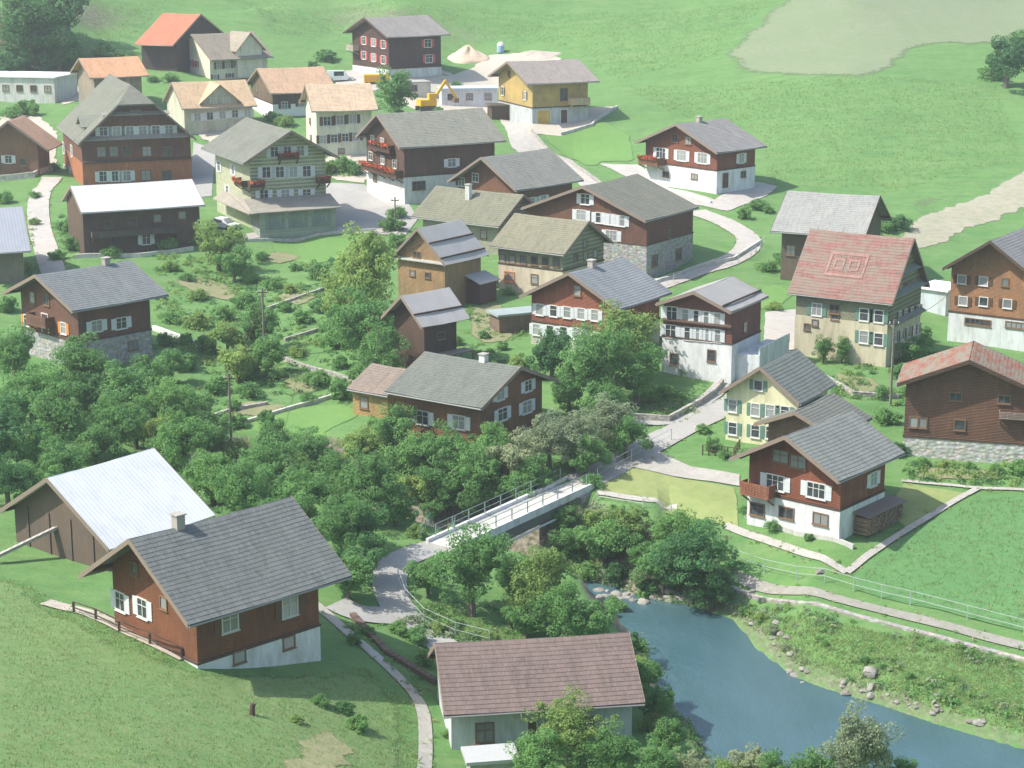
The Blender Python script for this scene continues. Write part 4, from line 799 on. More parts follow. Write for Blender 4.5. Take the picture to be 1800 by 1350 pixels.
wallrun([(430,745),(540,712),(660,672)], .35, .3, CW, 'pale terrace kerb wall running up to the brown annex')
wallrun([(490,630),(600,665),(640,690)], .4, .35, SW, 'rubble terrace wall in the middle garden')
wallrun([(270,580),(340,606),(352,612)], .5, .35, plaster((.72,.72,.72)), 'short white garden wall right of the left chalet')
wallrun([(470,545),(540,520),(570,510)], .35, .3, SW, 'low terrace wall beside the upper soil bed')
wallrun([(500,600),(560,582)], .35, .3, SW, 'dark short terrace wall under the garden shrubs')
wallrun([(620,1085),(680,1150),(745,1190),(768,1203)], .35, .45, wood((.16,.1,.07)), 'brown timber edged wall beside the hillside lane')
wallrun([(1115,738),(1175,742),(1230,712),(1270,676)], .6, .3, SW, 'curved dark wall along the garden path left of the cream house')
wallrun([(1310,908),(1400,940),(1500,965)], .35, .25, CW, 'pale garden kerb directly under the river chalet')
wallrun([(935,233),(1000,285),(1060,330)], .5, .35, SW, 'long low wall between the upper road and green slope')
wallrun([(985,238),(1040,222),(1085,190)], .45, .3, CW, 'pale retaining wall curving below the yellow chalet')
wallrun([(1125,297),(1170,334),(1250,358)], .35, .3, plaster((.72,.72,.7)), 'white terrace kerb in front of the hillside chalet')
wallrun([(1150,500),(1210,478),(1290,458),(1335,428)], .45, .3, CW, 'pale wall along the lower side of the curving lane')
wallrun([(1580,700),(1500,695),(1440,660)], .4, .3, SW, 'stone kerb under the vegetable rows')
wallrun([(0,318),(60,312),(92,300)], .8, .35, stone((.5,.48,.44)), 'pale rubble wall below the small brown house')
wallrun([(428,425),(560,414),(660,406)], .3, .3, CW, 'pale kerb wall along the garages pavement')
wallrun([(130,455),(250,452),(340,440)], .5, .3, CW, 'pale garden wall in front of the dark sheet roofed barn')
wallrun([(0,955),(40,950),(80,965)], .1, .3, SW, 'hidden footing wall of the weathered plank barn') if False else None

def fence(pts, label, h=1.1, gap=2.2, mat=None, rails=(.5, 1.0), group=None, r_=.04):
    P = [at(*q) for q in pts]; mat = mat or wood((.3,.27,.23), True)
    root = empty('fence', P[0], 0, label=label, cat='fence', group=group); O = P[0]; Q = []
    for a, b in zip(P, P[1:]):
        n = max(1, int((b-a).length / gap)); Q += [a.lerp(b, i/n) for i in range(n)]
    Q.append(P[-1]); Q = [Vector((q.x, q.y, gz(q.x, q.y))) for q in Q]
    pm = MB().box(-r_, -r_, -.4, r_, r_, h).mesh('post', mat)
    for q in Q: link('post', pm, root, tuple(q - O))
    for hh in rails:
        m = MB()
        for a, b in zip(Q, Q[1:]): m.bar(a - O + Vector((0, 0, hh*h)), b - O + Vector((0, 0, hh*h)), r_*.9)
        m.build('rail', mat, root)
STEEL = flat((.45,.5,.52), .5)
fence([(1290,990),(1400,1020),(1500,1040),(1600,1064),(1700,1090),(1800,1116),(1900,1140)], 'thin wire fence above the river road', mat=STEEL, r_=.03)
fence([(860,905),(800,930),(740,950)], 'short blue grey railing among leaves upstream of the bridge', mat=flat((.2,.32,.34)), gap=1.5)
fence([(700,1025),(712,1060),(745,1095),(800,1120),(860,1135)], 'thin railing on the outer edge of the curving lane', mat=STEEL, gap=1.6, r_=.03)
fence([(1050,880),(1130,893),(1180,905)], 'light garden fence at the foot of the yellowish lawn', h=.8, mat=FR)
fence([(1235,800),(1290,805),(1300,790)], 'dark picket fence in front of the cream house', h=.9, gap=.5, mat=DARKW, r_=.05)
fence([(1050,845),(1110,812),(1180,775)], 'thin railing on the road just beyond the bridge', mat=STEEL, r_=.03)
fence([(1160,505),(1230,480),(1320,455),(1345,430)], 'wire fence on the wall of the curving lane', mat=STEEL, r_=.03)
fence([(130,1078),(210,1112),(320,1160)], 'dark log fence in front of the large chalet gable', h=.8, mat=DARKW, r_=.07)

def pole(px, py, h, label, lamp=False):
    p = at(px, py); r = empty('utility_pole', p, 0, label=label, cat='pole')
    MB().tube([(0, 0, -1), (0, 0, h)], [.13, .085], 10).build('post', wood((.25,.2,.16), True), r)
    MB().box(-.5, -.05, h-.5, .5, .05, h-.4).build('crossarm', DARKW, r)
    for k in (-.4, 0, .4): MB().tube([(k, 0, h-.39), (k, 0, h-.2)], .05, 8).build('insulator', FR, r)
pole(465, 628, 7.0, 'wooden utility pole rising from the middle garden')
pole(407, 792, 7.0, 'wooden utility pole at the lower garden terrace')
pole(1565, 712, 8.0, 'tall thin pole beside the right corner of the red roofed house')
def cable(a, b, label):
    A0, B0 = Vector(a), Vector(b); pts = [A0.lerp(B0, t/14) - Vector((0, 0, 1.1*math.sin(math.pi*t/14))) - A0 for t in range(15)]
    MB().tube(pts, .022, 5).build('cable', DARKW, None, loc=tuple(A0), label=label, cat='cable')
pA, pB, pC = at(465, 628), at(407, 792), at(1565, 712); up_ = Vector((0, 0, 6.75))
cable(pA + up_, pB + up_, 'thin cable between the two garden utility poles')
cable(pA + up_, Vector((-9.7, 203.2, 12.6)), 'thin cable from the middle garden pole to the upper log barn')
cable(pC + Vector((0, 0, 7.7)), Vector((46, 189, 13.0)), 'thin cable from the tall pole to the light brown house')
pole(695, 402, 4.0, 'short post at the corner of the village square')

def stackwood(px, py, rz, L_, W_, h_, label):
    p = at(px, py); r = empty('firewood_stack', p, rz, label=label, cat='firewood')
    m = MB()
    for i in range(int(L_/.2)):
        for j in range(int(h_/.2)):
            x = -L_/2 + i*.2 + random.uniform(-.03, .03) + (j % 2)*.1; zz = .1 + j*.19; q = random.uniform(-.12, .06)
            m.tube([(x, -W_/2+q, zz), (x, W_/2+q, zz)], random.uniform(.08, .105), 6)
    m.build('logs', stone((.3,.22,.16)) if False else wood((.3,.2,.13)), r)
    MB().slab([(-L_/2-.2, -W_/2-.2, h_-.02), (L_/2+.2, -W_/2-.2, h_-.02), (L_/2+.2, W_/2+.2, h_+.2), (-L_/2-.2, W_/2+.2, h_+.2)], (0, 0, .05)).build('cover', metal_roof((.2,.16,.14)), r)
h4 = H['rightchalet']['p']
stackwood(1545, 925, h4[3], 5.5, 1.2, 1.5, 'long brown firewood stack along the shaded side of the river chalet')

p = at(443, 1258); r = empty('tree_stump', p, 0, label='dark wooden stump standing in the hillside grass', cat='stump')
MB().tube([(0,0,-.3),(.02,0,.3),(.06,.02,.75)], [.24,.17,.15], 10).build('wood', wood((.12,.08,.06), True), r)
MB().tube([(0,0,.45),(.25,.05,.72)], [.07,.04], 8).build('branch_stub', wood((.12,.08,.06), True), r)
a = at(-10, 992) + Vector((0,0,.3)); b = at(95, 985) + Vector((.2,1.0,2.0)); m = MB()
m.slab([a, a+Vector((.0,.7,0)), b+Vector((0,.7,0)), b], (0,0,.22)); m.build('loading_ramp', wood((.42,.38,.34)), None, label='pale slanting plank ramp leaning on the weathered barn', cat='ramp')

def car(px, py, rz, col, label, L_=4.2, van=False):
    p = at(px, py); r = empty('parked_van' if van else 'parked_car', p, rz, label=label, cat='van' if van else 'car'); h1 = .95 if van else .78; h2 = 1.9 if van else 1.38
    pr = [(-L_/2, .3), (-L_/2, h1), (-L_/2+(.1 if van else .7), h1+.05), (-L_/2+(.2 if van else 1.1), h2), (L_/2-1.75, h2), (L_/2-1.1, h1+.03), (L_/2-.1, h1-.12), (L_/2, .3)]
    n = len(pr); y0, y1 = -.82, .82
    MB().poly([(a, y0*(1 if b < 1.2 else .86), b) for a, b in pr] + [(a, y1*(1 if b < 1.2 else .86), b) for a, b in pr],
        [tuple(range(n)), tuple(range(n, 2*n))[::-1]] + [(i, (i+1) % n, n+(i+1) % n, n+i) for i in range(n)]).build('body', flat(col, .25, .6), r)
    for sx in (-1, 1):
        MB().box(-L_/2+1.25, sx*.8-.02, h1+.08, L_/2-1.8, sx*.8+.02, h2-.12).build('side_window', glass(), r)
    q = MB().slab([(L_/2-1.72, -.62, h2-.08), (L_/2-1.12, -.7, h1+.07), (L_/2-1.12, .7, h1+.07), (L_/2-1.72, .62, h2-.08)], (.05, 0, .03)); q.build('windscreen', glass(), r)
    for wx in (-L_/2+.75, L_/2-.8):
        for sy in (-.78, .78):
            t_ = MB().tube([(wx, sy-.1, .3), (wx, sy+.1, .3)], .3, 14).build('wheel', flat((.03,.03,.03)), r)
            MB().tube([(wx, sy-.11, .3), (wx, sy+.11, .3)], .16, 10).build('rim', flat((.5,.5,.5)), t_)
car(394, 402, R(-30), (.78,.8,.82), 'small white car parked in front of the garages by the pale barn')
car(598, 143, R(10), (.8,.82,.82), 'white van parked below the top chalet', 4.8, True)
car(1085, 333, R(20), (.7,.72,.72), 'pale car parked on the terrace left of the hillside chalet') if False else None

YEL = flat((.75,.42,.03), .45)
p = at(752, 195); r = empty('excavator', p, R(20), label='yellow excavator with folded boom on the building yard', cat='excavator')
MB().box(-1.6,-1.2,.9,1.2,1.2,1.9).build('body', YEL, r); MB().box(-.1,-1.15,1.903,1.1,0,2.9).build('cab', YEL, r)
for sy in (-1.25, 1.25): MB().box(-1.7, sy-.25, 0, 1.7, sy+.25, .75).build('track', flat((.06,.06,.06)), r)
m = MB().bar((1.1,.3,1.8),(3.2,.3,4.8),.5,.4); m.bar((3.1,.3,4.9),(5.0,.3,2.0),.4,.35); m.build('boom', YEL, r)
MB().box(4.6,-.2,1.2,5.4,.8,1.9).build('bucket', flat((.2,.14,.08)), r)
p = at(662, 146); r = empty('container', p, R(6), label='yellow steel skip below the top chalet', cat='container')
MB().box(-2.2,-1,.25,2.2,1,1.5).build('body', YEL, r)
m = MB()
for q in np.linspace(-2, 2, 7): m.box(q-.06, -1.08, .3, q+.06, -1.003, 1.45)
m.build('rib', YEL, r)
for q in (-1.8, 1.6): MB().box(q,-.8,0,q+.2,.8,.247).build('skid', DARKW, r)

# sand heap on the yard
def heap(px, py, rx, ry, h, mat, name, label, cat):
    p = at(px, py); m = MB(); N, K = 40, 12; v = [(0,0,h)]; f = []
    ph_ = [random.uniform(0, 6.28) for _ in range(4)]
    for k in range(1, K+1):
        for i in range(N):
            t_ = 2*math.pi*i/N; rr = k/K*(1 + .1*math.sin(3*t_+ph_[0]) + .06*math.sin(5*t_+ph_[1]))
            zz = h*(1-k/K)**1.1*(1+.12*math.sin(4*t_+k*.6+ph_[2])) - (.6 if k == K else 0); X = rx*rr*math.cos(t_); Y = ry*rr*math.sin(t_)
            v.append((X, Y, zz + gz(p.x+X, p.y+Y) - p.z))
    for i in range(N): f.append((0, 1+i, 1+(i+1) % N))
    for k in range(K-1):
        for i in range(N): a_ = 1+k*N+i; b_ = 1+k*N+(i+1) % N; f.append((a_, a_+N, b_+N, b_))
    o = m.poly(v, f).build(name, mat, None, loc=tuple(p), label=label, cat=cat)
    for pl in o.data.polygons: pl.use_smooth = True
heap(822, 104, 4.2, 3.4, 2.6, gm('sand', [(.62,.47,.36),(.7,.56,.44),(.5,.38,.28)], .5, 3), 'sand_heap', 'tall pinkish sand heap beside the dark top chalet', 'sand heap')
heap(935, 100, 6.0, 2.2, 1.2, GRAVEL, 'gravel_heap', 'long pale spoil bank behind the yellow chalet', 'gravel heap')
p = at(880, 92); r = empty('tank', p, 0, label='small blue and white tank on the spoil bank', cat='tank')
MB().tube([(0,0,0),(0,0,1.3)], .7, 16).build('body', flat((.3,.45,.62)), r); MB().tube([(0,0,1.303),(0,0,1.7),(0,0,1.95)], [.7,.55,.15], 16).build('lid', flat((.8,.76,.8)), r)

# boulders
ROCK = [gm('rock', [(.3,.29,.26),(.38,.36,.33),(.2,.2,.18)], .8, 4), gm('dark_rock', [(.2,.19,.17),(.3,.28,.25),(.14,.14,.12)], .8, 4)]
def rockmesh(seed, mat):
    rs = np.random.default_rng(seed); bm = bmesh.new(); bmesh.ops.create_icosphere(bm, subdivisions=3, radius=1)
    pl = [(Vector(rs.normal(size=3)).normalized(), rs.uniform(.55, .95)) for _ in range(11)]
    for vv in bm.verts:
        for n, d in pl:
            q = vv.co.dot(n) - d
            if q > 0: vv.co -= n*q
        vv.co.z *= .7; vv.co += Vector(rs.normal(size=3))*.015
    me = bpy.data.meshes.new('boulder'); bm.to_mesh(me); bm.free(); me.materials.append(mat); return me
RM = [rockmesh(k, ROCK[k % 2 == 0 and k > 3]) for k in range(8)]
spots = []
for _ in range(46): t_ = random.random(); spots.append((1050 + 150*t_ + random.gauss(0, 8), 1052 + 8*math.sin(t_*6) + random.gauss(0, 9), random.uniform(.18, .6), 0))
for _ in range(30): t_ = random.random(); spots.append((1275 + 130*t_ + random.gauss(6, 14), 1085 + 100*t_ + random.gauss(0, 16) - 22, random.uniform(.12, .36), 1))
for _ in range(26): t_ = random.random(); spots.append((1400 + 330*t_, 1196 + 78*t_ + random.gauss(0, 7) - 6, random.uniform(.12, .42), 2))
BIG = {(1528,1185): 'tall pale standing rock on the grassy river bank', (1530,1208): 'pale rock at the foot of the tall standing rock', (1650,1222): 'grey rock on the right end of the gravel shore', (1322,1040): 'pale stone block beside the river road near the dark bank tree', (1440,1006): 'pale stone at the meadow corner of the garden edging'}
spots += [(*q, .75 if q[0] == 1528 else .42, 3) for q in BIG]
RL = ['grey boulder in the rapids above the pool', 'pale boulder on the rocky right bank of the pool', 'small stone along the gravel shore of the pool', 'single large pale rock on the grassy river bank']
for X, Y, s_, g in spots:
    p = at(X, Y); o = link('boulder', random.choice(RM), None, (p.x, p.y, max(p.z, WZ-.1) + s_*.02), random.uniform(0, 6), label=RL[g] if g < 3 else BIG[(X, Y)], cat='boulder', group=['rocks in the rapids', 'rocks on the right bank', 'stones on the gravel shore', None][g])
    o.scale = (s_, s_*random.uniform(.7, 1.1), s_*random.uniform(.7, 1.1))

# ------------------------------------------------------------ trees and shrubs
def leafmat(name, c, sil=0):
    t = NT(name, .75, .15)
    n1 = t.noise(.9, 3, .6); ri_ = t.n('ShaderNodeNewGeometry').outputs['Random Per Island']
    k = t.mix(t.ramp(n1, [(.35, 0.), (.65, 1.)]), mul(c, .7), mul((c[0]*1.15, c[1]*1.05, c[2]*.9), 1.25))
    k = t.mix(t.ramp(ri_, [(.0, 0.), (1., .75)]), k, mul((c[0]*1.3, c[1]*1.15, c[2]), 1.3))
    k = t.mix(.35, k, t.ramp(t.rnd(), [(0, mul(c, .6)), (.5, c), (1, mul((c[0]*1.5, c[1]*1.2, c[2]), 1.2))]))
    m = t.out(k); tr = t.n('ShaderNodeBsdfTranslucent'); t.t.links.new(k, tr.inputs[0])
    mx = t.n('ShaderNodeMixShader', Fac=.5); t.t.links.new(t.b.outputs[0], mx.inputs[1]); t.t.links.new(tr.outputs[0], mx.inputs[2])
    t.t.links.new(mx.outputs[0], t.t.nodes['Material Output'].inputs[0]); return m
LM = {'b': leafmat('leaves', (.145,.31,.115)), 'd': leafmat('dark_leaves', (.085,.21,.09)), 'y': leafmat('light_leaves', (.22,.35,.12)), 'w': leafmat('silver_leaves', (.25,.33,.22))}
BARK = wood((.14,.11,.085), True)
def crown(seed, mat, n_cl, per, leaf, tall=1.0, spread=.32, pointed=0):
    rs = np.random.default_rng(seed); cen = []; q1, q2, q3 = rs.uniform(0, 6.28, 3)
    for i in range(n_cl):
        d = rs.normal(size=3); d /= np.linalg.norm(d); r_ = rs.uniform(.35, .9) if i > n_cl*.25 else rs.uniform(.1, .5)
        r_ *= 1 + .22*math.sin(3*d[0]+q1) + .2*math.sin(4*d[1]+q2) + .15*math.sin(5*d[2]+q3)
        c = d * r_ * np.array([1, 1, tall])
        if pointed: q = (c[2]/tall + 1)/2; c[:2] *= (1.15 - q*pointed)
        c[2] = c[2] if c[2] > -.7*tall else -.7*tall; cen.append(c)
    cen = np.array(cen); sz = rs.uniform(.4, 1.4, n_cl) * spread
    P = []; Nn = []
    for c, s_ in zip(cen, sz):
        d = rs.normal(size=(per, 3)); d /= np.linalg.norm(d, axis=1)[:, None]
        r_ = rs.uniform(.55, 1.05, per)[:, None] ** .6
        P.append(c + d * r_ * s_ * np.array([1, 1, .72])); Nn.append(d * .8 + rs.normal(size=(per, 3)) * .55 + np.array([0, 0, .45]))
    P = np.concatenate(P); Nn = np.concatenate(Nn); Nn /= np.linalg.norm(Nn, axis=1)[:, None]
    a = np.cross(Nn, rs.normal(size=Nn.shape)); a /= np.linalg.norm(a, axis=1)[:, None]; b = np.cross(Nn, a)
    L_ = (leaf * rs.uniform(.6, 1.3, len(P)))[:, None]
    v = np.stack([P - a*L_, P - b*L_*.5 + Nn*L_*.1, P + a*L_, P + b*L_*.55], 1).reshape(-1, 3)
    return fast_mesh('crown', v, np.arange(len(v)).reshape(-1, 4), mat), cen
def trunk(seed, cen, h0, lean=.05, rad=.085):
    rs = random.Random(seed); m = MB(); top = Vector((rs.uniform(-lean, lean), rs.uniform(-lean, lean), .15))
    pts = [Vector((0, 0, -h0-.15)), Vector((rs.uniform(-.03,.03), rs.uniform(-.03,.03), -h0*.5)), Vector((0, 0, -.3)), top]
    m.tube(pts, [rad*1.3, rad, rad*.8, rad*.35], 8)
    for c in cen[::max(1, len(cen)//9)]:
        s_ = pts[2].lerp(top, rs.uniform(0, .8)); c = Vector(c); mid = s_.lerp(c, .5) + Vector((0, 0, .08))
        m.tube([s_, mid, c], [rad*.42, rad*.25, rad*.08], 5)
    return m.mesh('trunk', BARK)
VAR = {}
def variant(kind, big, i):
    key = (kind, big, i)
    if key not in VAR:
        sd_ = hash((big, i)) % 1000 + i * 17
        sd_ = {'L': 100, 'M': 200, 'S': 300, 'C': 400}[big] + i
        cfg = {'L': (88, 150, .037, 1.0, .25, 0), 'M': (58, 170, .053, .95, .29, 0), 'S': (30, 110, .085, .72, .38, 0), 'C': (60, 150, .05, 1.35, .28, .75)}[big]
        me, cen = crown(sd_, LM[kind], cfg[0], cfg[1], cfg[2], cfg[3], cfg[4], cfg[5])
        VAR[key] = (me, trunk(sd_, cen, {'L': 1.15, 'M': 1.1, 'S': .55, 'C': 1.4}[big]))
    return VAR[key]
LMK = [(231,1000,'the large chalet'),(230,880,'the white roofed barn'),(950,1190,'the bottom house'),(1430,850,'the river chalet'),(1340,720,'the cream house'),(1700,730,'the mossy red barn'),
 (1500,520,'the red roofed house'),(1450,390,'the grey barn'),(1740,520,'the light brown house'),(1230,280,'the hillside chalet'),(960,160,'the yellow chalet'),(700,80,'the dark top chalet'),
 (770,260,'the long dark house'),(930,320,'the brown grey roofed chalet'),(1140,400,'the broad dark chalet'),(830,370,'the white chimney house'),(950,450,'the green shingled house'),(780,460,'the upper log barn'),
 (765,560,'the lower log barn'),(1010,550,'the red brown chalet'),(1240,590,'the white windowed chalet'),(800,690,'the brown riverside house'),(150,550,'the left chalet'),(240,390,'the dark sheet roofed barn'),
 (480,320,'the flowered house'),(200,250,'the big inn'),(300,80,'the orange roofed barn'),(510,150,'the tan roofed house'),(590,210,'the white salmon roofed house'),(370,180,'the pale dormer house'),
 (30,260,'the small brown house'),(25,410,'the blue roofed barn'),(390,95,'the white cross gabled house'),(900,900,'the bridge'),(1250,1150,'the pool'),(640,380,'the village square'),(690,1060,'the curving lane'),
 (460,560,'the garden pole'),(1380,1080,'the river wall'),(1180,830,'the white driveway'),(540,740,'the lower lawn'),(500,440,'the upper lawn'),(1650,400,'the dirt track'),(320,600,'the white garden wall')]
seenlab = {}; first = {}
LMK = [(a, b, c[4:]) for a, b, c in LMK]
def treelabel(cx, cy, r_, kind, big):
    ds_ = sorted(LMK, key=lambda q: math.hypot((q[0]-cx), (q[1]-cy)))
    def rel(q):
        dx, dy = cx-q[0], cy-q[1]
        return ('right of ' if dx > 0 else 'left of ') + q[2] if abs(dx) > abs(dy)*1.1 else ('in front of ' if dy > 0 else 'behind ') + q[2]
    col = {'b': 'green', 'd': 'dark green', 'y': 'yellow green', 'w': 'silvery green'}[kind]
    sz = 'large' if r_ > 48 else 'medium' if r_ > 32 else 'smaller' if r_ > 20 else 'low'
    what = 'bush' if big == 'S' else 'conical tree' if big == 'C' else 'leafy tree'
    base = f'{sz} {col} {what} {rel(ds_[0])}'
    for extra in ('', ' and ' + rel(ds_[1]), ', ' + rel(ds_[2])):
        if base + extra not in seenlab: seenlab[base + extra] = 1; return base + extra, None
    return base + ' and ' + rel(ds_[1]), 'alike ' + what + ('es ' if what[-1] == 'h' else 's ') + rel(ds_[0])
def tree(cx, cy, r_, kind='b', big=None, tall=1.0, nolab=None):
    big = big or ('L' if r_ >= 38 else 'M' if r_ >= 24 else 'S')
    hk = {'L': 1.15, 'M': 1.1, 'S': .5, 'C': 1.4}[big] * tall
    p = at(cx, min(cy + r_*hk, 1750)); D = math.sqrt(p.x**2 + p.y**2 + (p.z-48)**2); Rr = r_ * D / FPX * 1.24
    if p.z < WZ - .3: return
    lab, grp = treelabel(cx, cy, r_, kind, big)
    root = empty('bush' if big == 'S' else 'tree', (p.x, p.y, p.z), random.uniform(0, 6.28), label=lab, cat='bush' if big == 'S' else 'tree', group=grp)
    if grp and lab in first: first[lab]['group'] = grp
    first.setdefault(lab, root)
    me, tr_ = variant(kind, big, random.randrange(3 if big != 'C' else 1))
    h0 = {'L': 1.15, 'M': 1.1, 'S': .5, 'C': 1.4}[big]
    zs = Rr*tall*random.uniform(.88, 1.2)
    for nm, q in (('crown', me), ('trunk', tr_)):
        o = link(nm, q, root, (0, 0, h0*zs)); o.scale = (Rr, Rr, zs)
T = [ # riverside thicket on the left
 (60,700,52,'b'),(150,652,48,'b'),(215,700,50,'b'),(30,640,38,'b'),(0,770,58,'d'),(110,745,48,'b'),(165,700,36,'d'),(25,725,34,'b'),(110,815,38,'b'),(170,790,34,'b'),(240,745,38,'b'),(60,850,30,'b'),(280,770,30,'y'),(320,740,30,'b'),(370,775,32,'b'),(390,850,36,'b'),(300,790,30,'b'),(480,870,34,'b'),(100,690,30,'b'),(560,820,32,'b'),(620,880,34,'b'),(740,850,34,'y'),(820,815,32,'b'),(510,835,30,'y'),(680,830,34,'b'),(205,765,40,'b'),(290,722,46,'b'),(325,785,44,'b'),(255,668,34,'b'),(15,845,38,'d'),(60,800,34,'b'),(375,835,46,'b'),
 (345,720,30,'b'),(430,875,44,'b'),(470,825,44,'b'),(410,800,34,'y'),(535,800,42,'b'),(540,865,46,'b'),(590,840,40,'b'),(600,935,46,'b'),(645,865,50,'b'),(695,888,34,'b'),(632,985,34,'d'),(612,1015,34,'b'),(725,815,48,'b'),(640,785,40,'y'),
 (640,930,36,'d'),(780,860,44,'b'),(790,795,44,'b'),(850,835,44,'b'),(865,785,32,'b'),(915,860,34,'b'),(835,890,26,'b'),(735,935,16,'y'),(765,890,24,'b'),(500,900,36,'b'),(480,770,26,'b'),(690,760,30,'b'),(300,650,24,'b'),
 (965,775,44,'w'),(1005,765,48,'w'),(1065,742,44,'w'),(1100,775,30,'b'),(905,805,36,'w'),(940,835,30,'b'),(1030,805,30,'b'),(1042,848,16,'b'),
 # village centre
 (640,492,60,'y','L',1.15),(640,572,54,'b'),(675,628,38,'b'),(610,530,34,'y'),(1085,600,66,'y'),(1045,655,54,'b'),(1120,660,46,'b'),(1060,710,36,'b'),(970,628,34,'d'),(1000,690,30,'b'),(1140,585,22,'b'),
 (385,438,34,'y'),(412,470,24,'b'),(230,428,16,'b'),(335,420,20,'b'),(300,432,15,'b'),(120,398,16,'b'),(133,430,18,'b'),(195,445,14,'b'),(100,450,13,'b'),
 (455,582,32,'b'),(400,592,26,'y'),(470,630,28,'b'),(420,640,30,'y'),(345,565,22,'y'),(330,640,20,'b'),(440,690,18,'b'),(530,560,16,'b'),(560,540,17,'b'),(590,600,22,'b'),(500,540,14,'b'),(560,665,20,'b'),(600,690,20,'b'),(300,560,16,'b'),(380,680,20,'b'),(430,530,20,'b'),(480,500,14,'b'),(350,520,14,'y'),(640,660,20,'b'),(560,480,18,'b'),(460,450,12,'b'),(520,620,14,'y'),(290,600,13,'b'),(280,520,10,'b'),
 (415,745,16,'b'),(470,735,14,'b'),(375,738,12,'y'),(330,600,12,'b'),(490,660,13,'b'),(540,700,12,'b'),(585,505,14,'y'),(510,510,11,'y'),(395,555,16,'b'),(365,610,18,'b'),(445,655,16,'b'),(410,715,12,'b'),(575,575,14,'b'),(600,640,14,'b'),(320,700,16,'b'),(560,600,11,'y'),(300,470,12,'y'),(330,490,10,'b'),(440,490,14,'b'),(520,470,10,'b'),
 (690,395,20,'b'),(695,425,18,'b'),(700,375,14,'b'),(600,292,18,'b'),(622,298,15,'b'),(575,300,14,'y'),(880,498,14,'b'),(895,512,12,'b'),(800,600,12,'b'),(860,638,12,'y'),(885,610,10,'b'),(850,590,10,'b'),(910,640,13,'y'),(770,345,10,'b'),(950,352,9,'b'),(900,355,8,'y'),(1170,690,16,'b'),(1135,700,14,'b'),
 # right side
 (1382,455,20,'b'),(1352,470,14,'b'),(1405,440,14,'b'),(1478,385,26,'b'),(1455,395,18,'b'),(1578,393,20,'d'),(1555,400,16,'b'),(1600,615,24,'b'),(1588,655,20,'b'),(1622,590,18,'b'),(1640,628,16,'b'),(1603,690,14,'b'),(1330,362,14,'b'),(1308,378,12,'b'),(1350,370,9,'b'),(1280,648,12,'b'),(1295,622,10,'b'),(1245,645,9,'y'),(1200,655,8,'b'),
 (1560,735,20,'b'),(1582,790,18,'d'),(1550,690,14,'b'),(1250,785,14,'b'),(1235,755,12,'b'),(1270,800,10,'b'),(1310,898,10,'b'),(1360,925,11,'b'),(1420,945,9,'b'),(1790,825,18,'b'),(1620,815,11,'b'),(1660,818,9,'y'),(1705,820,10,'b'),(1750,822,9,'b'),(1395,640,12,'b'),(1420,618,9,'b'),
 (1768,115,36,'d'),(1792,70,20,'b'),(1740,130,18,'b'),(1440,515,10,'b'),(1360,540,10,'y'),
 # banks
 (1215,985,64,'d','L'),(1190,935,40,'b'),(1250,1030,38,'d'),(1165,1005,36,'b'),(1100,930,34,'y'),(1060,955,36,'b'),(990,912,24,'b'),(1125,965,28,'b'),(1005,960,30,'b'),(1040,915,20,'y'),(1085,1010,22,'d'),(1030,1005,22,'b'),(1140,1035,18,'d'),
 (830,1015,58,'b'),(752,1015,28,'b'),(955,1040,54,'y'),(995,1085,40,'b'),(1050,1095,32,'b'),(925,1090,30,'b'),(1080,1065,20,'b'),(1062,1048,18,'b'),(1100,1052,14,'y'),(1130,1048,12,'b'),(895,1010,30,'b'),(1138,1188,26,'b'),(1158,1240,26,'b'),(1172,1300,26,'b'),(1112,1135,22,'b'),(1120,1165,16,'y'),(1150,1270,20,'y'),
 (1000,1285,54,'y'),(955,1325,48,'b'),(1075,1325,42,'b'),(1150,1345,38,'b'),(1212,1350,26,'w'),(1320,1345,30,'w'),(1402,1318,26,'w','M'),(1500,1330,56,'w'),(1440,1362,34,'b'),(1572,1362,26,'b'),(1360,1370,30,'b'),(1640,1375,22,'w'),(1285,1365,26,'y'),
 (730,1118,20,'b'),(700,1105,16,'b'),(622,1125,12,'b'),(605,1245,15,'d'),(632,1275,18,'b'),(565,1235,14,'b'),(748,1160,16,'b'),(770,1105,12,'y'),(800,1095,10,'b'),(860,1120,12,'y'),(520,1265,11,'y'),(645,1110,10,'b'),(790,1290,12,'b'),(1360,1110,9,'w'),(1340,1085,10,'y'),(1380,1140,8,'w'),(1310,1075,10,'b'),(1450,1130,7,'b'),(1520,1160,8,'b'),(1600,1190,7,'b'),
 # far edge
 (45,55,62,'d','L'),(105,95,38,'d'),(20,120,34,'d'),(120,25,34,'d'),(80,20,44,'d'),(575,98,17,'b'),(548,118,10,'b'),(180,90,16,'b'),(210,98,11,'b'),(50,192,20,'b'),(20,200,14,'b'),(298,138,10,'b'),(270,140,8,'b'),(480,205,12,'b'),(505,215,12,'y'),(770,195,9,'b'),(800,150,8,'b'),(700,140,9,'b'),
 (695,168,34,'b','C'),(1447,615,16,'b','C'),(1480,618,15,'b','C'),
 (60,390,10,'y'),(25,480,14,'b'),(15,540,16,'b'),(40,470,12,'y'),(95,295,9,'b'),(60,345,8,'b'),(10,350,12,'b'),(420,190,8,'b'),
]
for t_ in T: tree(*t_)

BL = [leafmat('grass_blades', (.2,.33,.12)), leafmat('dry_blades', (.36,.38,.2)), leafmat('dark_blades', (.15,.26,.09))]
